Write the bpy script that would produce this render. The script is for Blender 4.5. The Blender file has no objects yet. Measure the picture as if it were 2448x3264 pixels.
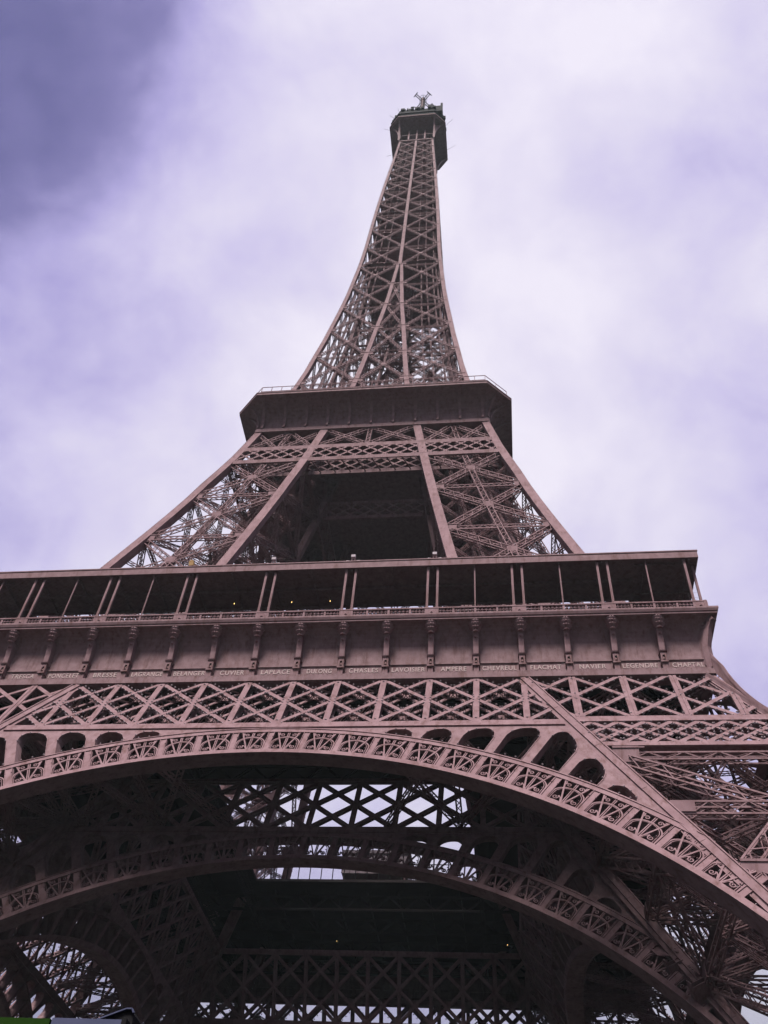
import bpy, math, random
import numpy as np
from mathutils import Vector, Matrix
from mathutils.geometry import delaunay_2d_cdt
R = math.radians
random.seed(7); rng = np.random.default_rng(7)
scn = bpy.context.scene

# ------------------------------------------------------------------ camera
YAW, PITCH, ROLL = -0.1776236, 0.8468725, 0.0956559
cam_data = bpy.data.cameras.new('camera')
cam_data.sensor_fit = 'VERTICAL'; cam_data.sensor_height = 32.64
cam_data.lens = 29.296; cam_data.clip_start = 0.1; cam_data.clip_end = 6000
cam = bpy.data.objects.new('camera', cam_data); scn.collection.objects.link(cam)
f_ = Vector((math.sin(YAW)*math.cos(PITCH), math.cos(YAW)*math.cos(PITCH), math.sin(PITCH)))
r_ = Vector((math.cos(YAW), -math.sin(YAW), 0)); u_ = r_.cross(f_)
c_, s_ = math.cos(ROLL), math.sin(ROLL)
r2, u2 = c_*r_ + s_*u_, -s_*r_ + c_*u_
m = Matrix((r2, u2, -f_)).transposed().to_4x4(); m.translation = Vector((17.2762, -95.606, 2.0378))
cam.matrix_world = m
scn.camera = cam

# ------------------------------------------------------------------ sky
CLOUD = .195
SUN_EL, SUN_AZ = R(57), R(188)          # azimuth measured from +y, clockwise
world = bpy.data.worlds.new('World'); scn.world = world; world.use_nodes = True
nt = world.node_tree; nt.nodes.clear()
def N(t, **kw):
    n = nt.nodes.new(t)
    for k, v in kw.items(): setattr(n, k, v)
    return n
out = N('ShaderNodeOutputWorld'); add = N('ShaderNodeAddShader')
bg1 = N('ShaderNodeBackground'); bg2 = N('ShaderNodeBackground')
sky = N('ShaderNodeTexSky', sky_type='NISHITA'); sky.sun_disc = False
sky.sun_elevation = SUN_EL; sky.sun_rotation = SUN_AZ; sky.dust_density = 3
nt.links.new(sky.outputs[0], bg1.inputs[0]); bg1.inputs[1].default_value = 0.005
tc = N('ShaderNodeTexCoord')
def math_(op, a, b=None, clamp=False):
    n = N('ShaderNodeMath', operation=op, use_clamp=clamp)
    for i, v in enumerate((a, b)):
        if v is None: continue
        if isinstance(v, (int, float)): n.inputs[i].default_value = v
        else: nt.links.new(v, n.inputs[i])
    return n.outputs[0]
def noise(scale, detail, rough, dist, loc):
    mp = N('ShaderNodeMapping'); mp.inputs['Location'].default_value = loc
    nt.links.new(tc.outputs['Generated'], mp.inputs['Vector'])
    n = N('ShaderNodeTexNoise'); nt.links.new(mp.outputs[0], n.inputs['Vector'])
    n.inputs['Scale'].default_value = scale; n.inputs['Detail'].default_value = detail
    n.inputs['Roughness'].default_value = rough; n.inputs['Distortion'].default_value = dist
    return n.outputs['Fac']
def bank(d, lo, hi):                    # a bank of cloud round one direction of the sky
    n = N('ShaderNodeVectorMath', operation='DOT_PRODUCT')
    nt.links.new(tc.outputs['Generated'], n.inputs[0]); n.inputs[1].default_value = Vector(d).normalized()
    mr = N('ShaderNodeMapRange', interpolation_type='SMOOTHSTEP'); nt.links.new(n.outputs['Value'], mr.inputs[0])
    mr.inputs[1].default_value = lo; mr.inputs[2].default_value = hi
    return mr.outputs[0]
n1 = noise(2.4, 4, .5, .2, (3.1, 1.7, .4)); n2 = noise(5.6, 9, .58, .2, (1.3, 5.2, 2.2))
cl = math_('ADD', math_('ADD', math_('MULTIPLY', n1, .30), math_('MULTIPLY', n2, .56)), .06)     # mean about .46
dark = math_('ADD', math_('ADD', math_('MULTIPLY', bank((-.55, .28, .78), .88, 1.0), .20), math_('MULTIPLY', bank((-.43, .11, .90), .955, 1.0), .22)),
             math_('MULTIPLY', bank((.31, .36, .87), .962, 1.0), .11))
lit = math_('ADD', math_('MULTIPLY', bank((.03, .34, .94), .86, .99), .16),
            math_('MULTIPLY', bank((-.36, .47, .80), .975, .999), .07))
dens = math_('ADD', math_('SUBTRACT', cl, dark), lit)
ramp = N('ShaderNodeValToRGB'); nt.links.new(dens, ramp.inputs[0])
el = ramp.color_ramp.elements
el[0].position = .10; el[0].color = (.10, .08, .26, 1)
el[1].position = .68; el[1].color = (.90, .84, .95, 1)
for p, c in ((.22, (.20, .165, .40, 1)), (.34, (.42, .36, .68, 1)), (.46, (.63, .565, .82, 1)), (.56, (.76, .70, .87, 1))):
    e = el.new(p); e.color = c
sep = N('ShaderNodeSeparateXYZ'); nt.links.new(tc.outputs['Generated'], sep.inputs[0])
hz_ = N('ShaderNodeMapRange', interpolation_type='SMOOTHSTEP'); nt.links.new(sep.outputs['Z'], hz_.inputs[0])   # overcast: horizon dimmer than zenith
hz_.inputs[1].default_value = .0; hz_.inputs[2].default_value = .62; hz_.inputs[3].default_value = .05; hz_.inputs[4].default_value = 1
nt.links.new(math_('MULTIPLY', hz_.outputs[0], CLOUD), bg2.inputs[1])
nt.links.new(ramp.outputs[0], bg2.inputs[0])
nt.links.new(bg1.outputs[0], add.inputs[0]); nt.links.new(bg2.outputs[0], add.inputs[1])
nt.links.new(add.outputs[0], out.inputs[0])

sun = bpy.data.lights.new('sun', 'SUN'); sun.energy = 1.5; sun.angle = R(18); sun.color = (1, .94, .9)
so = bpy.data.objects.new('sun', sun); scn.collection.objects.link(so)
sd = Vector((math.sin(SUN_AZ)*math.cos(SUN_EL), math.cos(SUN_AZ)*math.cos(SUN_EL), math.sin(SUN_EL)))
so.rotation_euler = sd.to_track_quat('Z', 'Y').to_euler(); so.location = (0, -200, 200)
scn.view_settings.view_transform = 'Standard'; scn.view_settings.look = 'None'
scn.view_settings.exposure = 2.28; scn.view_settings.gamma = 1
scn.cycles.max_bounces = 5; scn.cycles.diffuse_bounces = 1; scn.cycles.glossy_bounces = 2

# ------------------------------------------------------------------ materials
def mat(name, col, col2=None, rough=.6, scale=.6, metal=0, stain=None, emit=None):
    mt = bpy.data.materials.new(name); mt.use_nodes = True
    t = mt.node_tree; b = t.nodes['Principled BSDF']
    b.inputs['Specular IOR Level'].default_value = .5 if rough < .3 else .02
    b.inputs['Roughness'].default_value = rough; b.inputs['Metallic'].default_value = metal
    b.inputs['Base Color'].default_value = (*col, 1)
    if col2:
        co = t.nodes.new('ShaderNodeTexCoord'); no = t.nodes.new('ShaderNodeTexNoise')
        t.links.new(co.outputs['Object'], no.inputs['Vector'])
        no.inputs['Scale'].default_value = scale; no.inputs['Detail'].default_value = 8; no.inputs['Roughness'].default_value = .65
        rp = t.nodes.new('ShaderNodeValToRGB'); t.links.new(no.outputs['Fac'], rp.inputs[0])
        rp.color_ramp.elements[0].position = .3; rp.color_ramp.elements[0].color = (*col, 1)
        rp.color_ramp.elements[1].position = .7; rp.color_ramp.elements[1].color = (*col2, 1)
        src = rp.outputs[0]
        if stain:                        # rust and grime runs: their own long narrow shape
            mp = t.nodes.new('ShaderNodeMapping'); mp.inputs['Scale'].default_value = (2.2, 2.2, .45)
            t.links.new(co.outputs['Object'], mp.inputs['Vector'])
            n2 = t.nodes.new('ShaderNodeTexNoise'); t.links.new(mp.outputs[0], n2.inputs['Vector'])
            n2.inputs['Scale'].default_value = 1.0; n2.inputs['Detail'].default_value = 9; n2.inputs['Roughness'].default_value = .7
            r3 = t.nodes.new('ShaderNodeValToRGB'); t.links.new(n2.outputs['Fac'], r3.inputs[0])
            r3.color_ramp.elements[0].position = .50; r3.color_ramp.elements[0].color = (0, 0, 0, 1)
            r3.color_ramp.elements[1].position = .70; r3.color_ramp.elements[1].color = (.8, .8, .8, 1)
            mx = t.nodes.new('ShaderNodeMix'); mx.data_type = 'RGBA'
            t.links.new(r3.outputs[0], mx.inputs['Factor']); t.links.new(src, mx.inputs['A'])
            mx.inputs['B'].default_value = (*stain, 1); src = mx.outputs['Result']
        t.links.new(src, b.inputs['Base Color'])
    if emit:
        b.inputs['Emission Color'].default_value = (*emit[0], 1); b.inputs['Emission Strength'].default_value = emit[1]
    return mt
IRON = mat('painted_iron', (.150, .091, .097), (.228, .147, .157), .6, .8, stain=(.09, .047, .040))
IRON_P = mat('painted_plate', (.146, .091, .096), (.217, .143, .151), .62, 1.6, stain=(.095, .050, .043))
BULB = mat('bulb_glass', (.32, .26, .275), rough=.25)
LETTER = mat('letter_paint', (.34, .265, .255), rough=.5)
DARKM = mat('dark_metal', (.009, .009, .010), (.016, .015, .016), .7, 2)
GLASS = mat('tinted_glass', (.03, .035, .04), rough=.12)
STONE = mat('footing_stone', (.30, .27, .23), (.42, .38, .33), .9, .7)
GROUND = mat('ground_asphalt', (.022, .022, .022), (.040, .038, .036), .95, .8)
GREEN = mat('green_panel', (.010, .028, .004), (.014, .036, .006), .6, 6)
GREYP = mat('grey_panel', (.055, .06, .10), (.07, .075, .125), .5, 3)
WHITE = mat('white_paint', (.30, .26, .28), (.36, .31, .33), .5, 1)
MASTM = mat('mast_paint', (.036, .024, .026), (.05, .034, .036), .6, .6)
DECK = mat('deck_shaded', (.028, .024, .024), (.045, .036, .036), .8, .5)  # near black: shade put into the colour of deck, joists and trusses
NETM = mat('net_wire', (.012, .012, .012), rough=.9)
PALE = mat('pale_panel', (.26, .21, .22), (.32, .26, .26), .5, 2)
WARM = mat('warm_lamp', (.9, .6, .2), emit=((1, .62, .22), .7))
TAN = mat('floodlight_housing', (.20, .12, .05), (.27, .17, .08), .5, 3)

# ------------------------------------------------------------------ mesh helpers
QUADS = np.array([(0,1,2,3),(7,6,5,4),(0,4,5,1),(1,5,6,2),(2,6,7,3),(3,7,4,0)])
class MB:
    def __init__(s): s.V = []; s.Q = []; s.T = []; s.n = 0
    def raw(s, V, quads=None, tris=None):
        V = np.asarray(V, float).reshape(-1, 3)
        if quads is not None and len(quads): s.Q.append(np.asarray(quads, int)+s.n)
        if tris is not None and len(tris): s.T.append(np.asarray(tris, int)+s.n)
        s.V.append(V); s.n += len(V)
    def bars(s, P, Q, nrm, w, d, off=0.0):
        """boxes P->Q, width w across, depth d along the normal"""
        P = np.asarray(P, float).reshape(-1, 3); Q = np.asarray(Q, float).reshape(-1, 3)
        if not len(P): return
        a = Q-P; L = np.linalg.norm(a, axis=1, keepdims=True); ok = L[:, 0] > 1e-4
        P, Q, a, L = P[ok], Q[ok], a[ok], L[ok]
        if not len(P): return
        a = a/L; n0 = np.broadcast_to(np.asarray(nrm, float), (len(ok), 3))[ok]
        t = np.cross(n0, a); tl = np.linalg.norm(t, axis=1, keepdims=True)
        bad = tl[:, 0] < 1e-3
        if bad.any():
            t[bad] = np.cross(np.array([.31, .87, .39]), a[bad]); tl = np.linalg.norm(t, axis=1, keepdims=True)
        t = t/tl; n = np.cross(a, t)
        w = np.broadcast_to(np.asarray(w, float).reshape(-1, 1), (len(ok), 1))[ok]/2
        d = np.broadcast_to(np.asarray(d, float).reshape(-1, 1), (len(ok), 1))[ok]/2
        o = np.broadcast_to(np.asarray(off, float).reshape(-1, 1), (len(ok), 1))[ok]*n
        c = [-w*t-d*n, w*t-d*n, w*t+d*n, -w*t+d*n]
        V = np.stack([P+o+k for k in c]+[Q+o+k for k in c], 1)
        F = (QUADS[None]+8*np.arange(len(P))[:, None, None]).reshape(-1, 4)
        s.raw(V, F)
    def bar(s, p, q, nrm, w, d, off=0.0): s.bars([p], [q], nrm, w, d, off)
    def box(s, lo, hi):
        x0,y0,z0 = lo; x1,y1,z1 = hi
        V = [(x0,y0,z0),(x1,y0,z0),(x1,y1,z0),(x0,y1,z0),(x0,y0,z1),(x1,y0,z1),(x1,y1,z1),(x0,y1,z1)]
        s.raw(V, [(0,3,2,1),(4,5,6,7),(0,1,5,4),(1,2,6,5),(2,3,7,6),(3,0,4,7)])
    def path(s, pts, nrm, w, d, off=0.0):
        pts = np.asarray(pts, float); s.bars(pts[:-1], pts[1:], nrm, w, d, off)
    def truss(s, p, q, nrm, W, D, t=.11, pitch=None, lace=.07, sides=True):
        """laced box beam: four angle bars, zigzag lacing on its faces"""
        p = np.asarray(p, float); q = np.asarray(q, float); a = q-p; L = np.linalg.norm(a)
        if L < .3: return
        a = a/L; n = np.asarray(nrm, float); n = n-a*(n@a); n /= np.linalg.norm(n); t_ = np.cross(n, a)
        cs = [(i*(W-t)/2*t_+j*(D-t)/2*n) for i in (-1, 1) for j in (-1, 1)]
        s.bars([p+c for c in cs], [q+c for c in cs], n, t, t)
        m = max(2, int(round(L/(pitch or W*.95)))); k = np.linspace(0, L, m+1)
        sg = np.where(np.arange(m+1) % 2 == 0, 1, -1)[:, None]
        alt = np.where(np.arange(m) % 2 == 0, .004, -.004)
        for j in (-1, 1):
            pt = p+k[:, None]*a+sg*((W-t)/2)*t_+j*(D-t/2)/2*n
            s.bars(pt[:-1], pt[1:], n, lace, .03, alt*j)
        if sides:
            for i in (-1, 1):
                pt = p+k[:, None]*a+sg*((D-t)/2)*n+i*(W-t/2)/2*t_
                s.bars(pt[:-1], pt[1:], t_, lace, .03, alt*i)
    def balls(s, C, r):
        C = np.asarray(C, float).reshape(-1, 3)
        if not len(C): return
        o = np.array([(1,0,0),(-1,0,0),(0,1,0),(0,-1,0),(0,0,1),(0,0,-1)])*r
        f = np.array([(0,2,4),(2,1,4),(1,3,4),(3,0,4),(2,0,5),(1,2,5),(3,1,5),(0,3,5)])
        s.raw((C[:, None]+o[None]).reshape(-1, 3), None, (f[None]+6*np.arange(len(C))[:, None, None]).reshape(-1, 3))
    def tube(s, p, q, r0, r1, n=10):
        p = np.asarray(p, float); q = np.asarray(q, float); a = (q-p)/np.linalg.norm(q-p)
        u = np.cross(a, (.3, .9, .2)); u /= np.linalg.norm(u); v = np.cross(a, u)
        th = np.arange(n)*2*np.pi/n; rg = np.cos(th)[:, None]*u+np.sin(th)[:, None]*v
        V = np.vstack([p+r0*rg, q+r1*rg, [p], [q]]); i = np.arange(n); j = (i+1) % n
        s.raw(V, np.stack([i, j, j+n, i+n], 1), np.vstack([np.stack([j, i, 0*i+2*n], 1), np.stack([i+n, j+n, 0*i+2*n+1], 1)]))
    def loft(s, rings, closed=True):
        rings = [np.asarray(r, float) for r in rings]; n = len(rings[0]); base = np.vstack(rings); F = []
        for k in range(len(rings)-1):
            for i in range(n if closed else n-1):
                j = (i+1) % n; F.append((k*n+i, k*n+j, (k+1)*n+j, (k+1)*n+i))
        s.raw(base, F)
    def mesh(s, name, material):
        me = bpy.data.meshes.new(name); V = np.vstack(s.V)
        Q = np.vstack(s.Q) if s.Q else np.zeros((0, 4), int); T = np.vstack(s.T) if s.T else np.zeros((0, 3), int)
        me.vertices.add(len(V)); me.vertices.foreach_set('co', V.astype(np.float32).ravel())
        me.loops.add(Q.size+T.size); me.loops.foreach_set('vertex_index', np.concatenate([Q.ravel(), T.ravel()]).astype(np.int32))
        me.polygons.add(len(Q)+len(T))
        st = np.concatenate([np.arange(len(Q))*4, Q.size+np.arange(len(T))*3]).astype(np.int32)
        me.polygons.foreach_set('loop_start', st)
        me.update(calc_edges=True); me.validate(); me.shade_flat(); me.materials.append(material)
        return me
def link(name, me, parent=None, k=0, loc=(0, 0, 0)):
    o = bpy.data.objects.new(name, me); scn.collection.objects.link(o)
    if parent: o.parent = parent
    o.rotation_euler.z = k*math.pi/2; o.location = loc
    return o
def thing(name, label, cat, loc=(0, 0, 0), me=None, group=None):
    o = bpy.data.objects.new(name, me); scn.collection.objects.link(o); o.location = loc
    o['label'] = label; o['category'] = cat
    if group: o['group'] = group
    return o

# ------------------------------------------------------------------ the ground
g_ = MB(); g_.raw([(-2990,-2990,0),(2990,-2990,0),(2990,2990,0),(-2990,2990,0)], [(0,1,2,3)])
ground = link('ground', g_.mesh('ground', GROUND)); ground['kind'] = 'structure'

# ------------------------------------------------------------------ thin haze added to lift dark tones, in place of bloom
hz = MB(); hz.box((-3000, -3000, -1), (3000, 3000, 330)); hm = bpy.data.materials.new('haze'); hm.use_nodes = True
t = hm.node_tree; t.nodes.clear(); o_ = t.nodes.new('ShaderNodeOutputMaterial'); v_ = t.nodes.new('ShaderNodeVolumePrincipled')
v_.inputs['Color'].default_value = (.74, .90, .92, 1); v_.inputs['Density'].default_value = .00014; v_.inputs['Anisotropy'].default_value = .1
t.links.new(v_.outputs[0], o_.inputs['Volume'])
haze = link('haze', hz.mesh('haze', hm)); haze['kind'] = 'stuff'

# ------------------------------------------------------------------ tower profile
SL = .48                                      # batter of the legs below the first platform
h_lo = lambda z: 33.39+SL*(53-z)              # outer face
g_lo = lambda z: 18.08+SL*(53-z)              # inner chord line
_H = np.array([(50, 33.6), (57, 31.5), (65, 29.1), (72.7, 26.93), (81, 24.6), (89, 22.45), (96.4, 20.7), (101.3, 19.38), (111.1, 17.3), (116, 16.3),
    (121.5, 15.3), (127.1, 14.36), (133, 13.5), (140, 12.68), (145.5, 12.0), (151.5, 11.38), (158, 10.7), (165, 10.02), (176, 9.22), (181, 8.86), (190, 8.4), (203, 7.95),
    (214.5, 7.5), (224, 7.05), (232, 6.66), (248, 5.8), (264, 4.98), (280, 4.4)])
_G = np.array([(50, 16.8), (57, 15.5), (72.7, 12.75), (81.4, 11.3), (92.4, 9.5), (101.5, 8.1), (111.3, 6.65), (116, 5.85), (121.5, 5.0), (127.8, 4.27), (138.2, 3.39), (149.2, 2.55), (158, 1.75), (169.5, 1.0), (181, .36)])
h_up = lambda z: float(np.interp(z, _H[:, 0], _H[:, 1]))
g_up = lambda z: float(np.interp(z, _G[:, 0], _G[:, 1]))
BAY = 3.86
TZ, TC, TB = 50.65, 44.1, 43.45              # belt: top of lattice, foot of lattice, foot of flange
NF = np.array([0, -1, SL]); NF /= np.linalg.norm(NF)
FRONT = np.array([0, -1., 0])

tower = thing('lattice_tower', 'huge mauve brown iron lattice tower on four arched legs, seen from below against cloud', 'tower')
bulbs = MB()                                  # the sparkle bulbs of one face
def Mo(x, z, off=0.0):                        # outer sloping plane of the legs; off > 0 goes inward
    return np.array([x, -h_lo(z)+off, z])
def clip_seg(p, q, planes):
    """clip a 2-D segment to half planes a*x+b*z<=c"""
    p = np.array(p, float); q = np.array(q, float); t0, t1 = 0., 1.; d = q-p
    for a, b, c in planes:
        v = c-(a*p[0]+b*p[1]); w = a*d[0]+b*d[1]
        if abs(w) < 1e-9:
            if v < 0: return None
        elif w > 0: t1 = min(t1, v/w)
        else: t0 = max(t0, v/w)
    return (p+t0*d, p+t1*d) if t1-t0 > .02 else None

def bulb_row(P, Q, side, step=.62, gap=.30, r=.115, up=0.09):
    """bulbs along both edges of a bar P->Q lying in the face"""
    P = np.asarray(P); Q = np.asarray(Q); L = np.linalg.norm(Q-P); n = int(L/step)
    if n < 1: return
    t = np.cross(side, (Q-P)/L); k = (np.arange(n)+.5)/n
    for s in (-1, 1): bulbs.balls(P+k[:, None]*(Q-P)+s*gap*t+up*np.asarray(side), r)

# ------------------------------------------------------------------ belt girder between the legs (front copy; turned for each side)
def belt_mesh(gap=.95):
    mb = MB(); ge = lambda z: g_lo(z)-.5
    # |x| < g-.5 : x + SL*z <= g_lo(0)-.5
    pl = [(1, SL, g_lo(0)-.5), (-1, SL, g_lo(0)-.5), (0, 1, TZ), (0, -1, -TC)]
    for layer, off in ((0, 0.0), (1, gap)):
        wd, wv, th = (.36, .50, .12) if layer == 0 else (.30, .36 if gap > .6 else .2, .10)
        for k in range(-7, 7):
            for fam in (0, 1):
                a, b = ((k*BAY, TZ), ((k+2)*BAY, TC)) if fam == 0 else ((k*BAY, TC), ((k+2)*BAY, TZ))
                sg = clip_seg(a, b, pl)
                if sg is None: continue
                P, Q = Mo(*sg[0], off), Mo(*sg[1], off)
                mb.bar(P, Q, NF, wd, th, .014 if fam else -.014)
                if layer == 0:
                    if gap > .6: bulb_row(P, Q, NF)
                else:                                   # laced webs between the two plates of a diagonal
                    P0, Q0 = Mo(*sg[0]), Mo(*sg[1]); m_ = max(2, int(np.linalg.norm(Q-P)/1.0)); tt = np.linspace(0, 1, m_+1)[:, None]
                    A_ = P0+tt*(Q0-P0); B_ = P+tt*(Q-P); av = (Q-P)/np.linalg.norm(Q-P); sd_ = np.cross(av, NF)
                    for e in (-.14, .14):
                        zz_ = np.where((np.arange(m_+1) % 2 == 0)[:, None], A_, B_)+e*sd_
                        mb.bars(zz_[:-1], zz_[1:], sd_, .07, .03); mb.bars(A_[1:-1]+e*sd_, B_[1:-1]+e*sd_, sd_, .06, .034)
        for k in range(-5, 6):
            sg = clip_seg((k*BAY, TC), (k*BAY, TZ), pl)
            if sg is not None: mb.bar(Mo(*sg[0], off), Mo(*sg[1], off), NF, wv, th, .04)
        for za, zb, pr in ((TB, TC, .06), (TZ, 51.1, .06)):
            zm = (za+zb)/2; x = ge(zm)
            mb.bar(Mo(-x, zm, off), Mo(x, zm, off), NF, (zb-za)/NF[1]/-1*1.0, .14, pr)
    for z in (TB+.05, TZ+.3):                           # webs joining both layers
        x = ge(z); mb.bar(Mo(-x, z, gap/2), Mo(x, z, gap/2), NF, .07, gap-.1)
    # rivet line on the bottom flange
    x = ge(TC); k = np.arange(-x+.3, x-.3, .35)
    mb.balls([Mo(a, TC-.14, -.13) for a in k], .035)
    return mb.mesh('belt_girder', IRON)
belt_me = belt_mesh(); belt_in = belt_mesh(.42)
# ------------------------------------------------------------------ arch: centre (0, ZC)
ZC, RI, RO = 2.3, 37.88, 41.0
def pol(r, a): return r*math.sin(a), ZC+r*math.cos(a)
def arc_strip(mb, r0, r1, a0, a1, y0, y1, step=R(.9)):
    """solid curved strip between radii, from depth y0 (front) to y1 (back)"""
    n = max(2, int((a1-a0)/step)); rings = []
    for i in range(n+1):
        a = a0+(a1-a0)*i/n; (xa, za), (xb, zb) = pol(r0, a), pol(r1, a)
        rings.append([Mo(xa, za, y0), Mo(xb, zb, y0), Mo(xb, zb, y1), Mo(xa, za, y1)])
    mb.loft(rings)
    mb.raw(rings[0], [(3, 2, 1, 0)]); mb.raw(rings[-1], [(0, 1, 2, 3)])
PA = R(3.9); NPAN = 13
def arch_mesh():
    mb = MB(); A = R(60)
    arc_strip(mb, RI, RI+.06, -A, A, 0.0, 1.5)          # soffit plate
    arc_strip(mb, RI+.063, RI+.46, -A, A, -.10, .08)    # lower flange
    arc_strip(mb, RI+.07, RI+.46, -A, A, 1.40, 1.48)
    arc_strip(mb, RO-.42, RO-.02, -R(46), R(46), -.10, .08)
    arc_strip(mb, RO-.36, RO-.28, -R(46), R(46), .083, 1.4)
    arc_strip(mb, RO-.02, RO+.06, -R(45.5), R(45.5), -.17, -.03)
    arc_strip(mb, RI-.03, RI+.05, -A, A, -.17, -.05)
    for k in range(-NPAN, NPAN+1):
        a = k*PA; ta = .24/39.4
        for y in (-.02, 1.2):
            q = [pol(RI+.40, a-ta), pol(RI+.40, a+ta), pol(RO-.40, a+ta), pol(RO-.40, a-ta)]
            V = [Mo(*p, y) for p in q]+[Mo(*p, y+.1) for p in q]
            mb.raw(V, QUADS)
        for sgn in (-1, 1):                              # raised edge of the post
            p, q = pol(RI+.45, a+sgn*ta*.9), pol(RO-.42, a+sgn*ta*.9); mb.bar(Mo(*p, -.03), Mo(*q, -.03), NF, .05, .10)
            p, q = pol(RI+.45, a+sgn*ta*.8), pol(RO-.42, a+sgn*ta*.8); mb.bar(Mo(*p, .64), Mo(*q, .64), NF, .04, 1.1)
    return mb.mesh('arch', IRON)
def spiral(c, r0, turns, a0, dirn, n=16):
    t = np.linspace(0, 1, n); a = a0+dirn*turns*2*np.pi*t; r = r0*(1-.82*t)
    return [(c[0]+r_i*math.cos(x), c[1]+r_i*math.sin(x)) for r_i, x in zip(r, a)]
def fan_mesh(k):
    mb = MB(); ac = (k+.5)*PA
    def L(u, v, y=0.0):                                  # u along the arc, v outward from the lower flange
        a = ac+u/(RI+.46+v); return Mo(*pol(RI+.46+v, a), y)
    Ht = RO-.42-RI-.46
    def line(pts, w, y=0.02, d=.10): mb.path([L(u, v, y) for u, v in pts], NF, w, d)
    hw = (RI+1)*PA/2-.26
    for y in (0.02,):
        arcp = [(-hw, .0), (-hw, Ht*.36)]+[(hw*math.cos(t), Ht*.36+Ht*.36*math.sin(t)) for t in np.linspace(math.pi, 0, 13)[1:-1]]+[(hw, Ht*.36), (hw, 0)]
        line(arcp, .10, y)
        if y < .5: line([(u*.87, v*.93) for u, v in arcp], .045, y-.02)
        for s in (-1, 0, 1):
            if s == 0:
                for e in (-.06, .06): line([(e, 0), (e, Ht)], .07, y+.012)
            else:
                line([(s*.10, 0), (s*.62, Ht*.66), (s*.86, Ht*.99)], .11, y-.012)
        for s in (-1, 1):
            line(spiral((s*.46, Ht*.83), .20, 1.3, 0 if s > 0 else math.pi, s), .065, y)
            line([(s*.66, Ht*.83), (s*.72, Ht*.98)], .07, y+.004)
            line([(s*.46, Ht*1.0), (s*.30, Ht*.99)], .06, y)
            line(spiral((s*.66, Ht*.16), .22, 1.35, math.pi/2+.6*s, s), .07, y)
            line([(s*.16, .02), (s*.30, Ht*.17), (s*.5, Ht*.25)], .08, y+.006)
    mb.balls([L(u, v, -.1) for u, v in ((-hw-.06, Ht*.7), (hw+.06, Ht*.7), (-hw*.8, Ht*.3), (hw*.8, Ht*.3))], .07)
    return mb.mesh('fan_ornament', IRON)
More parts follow.
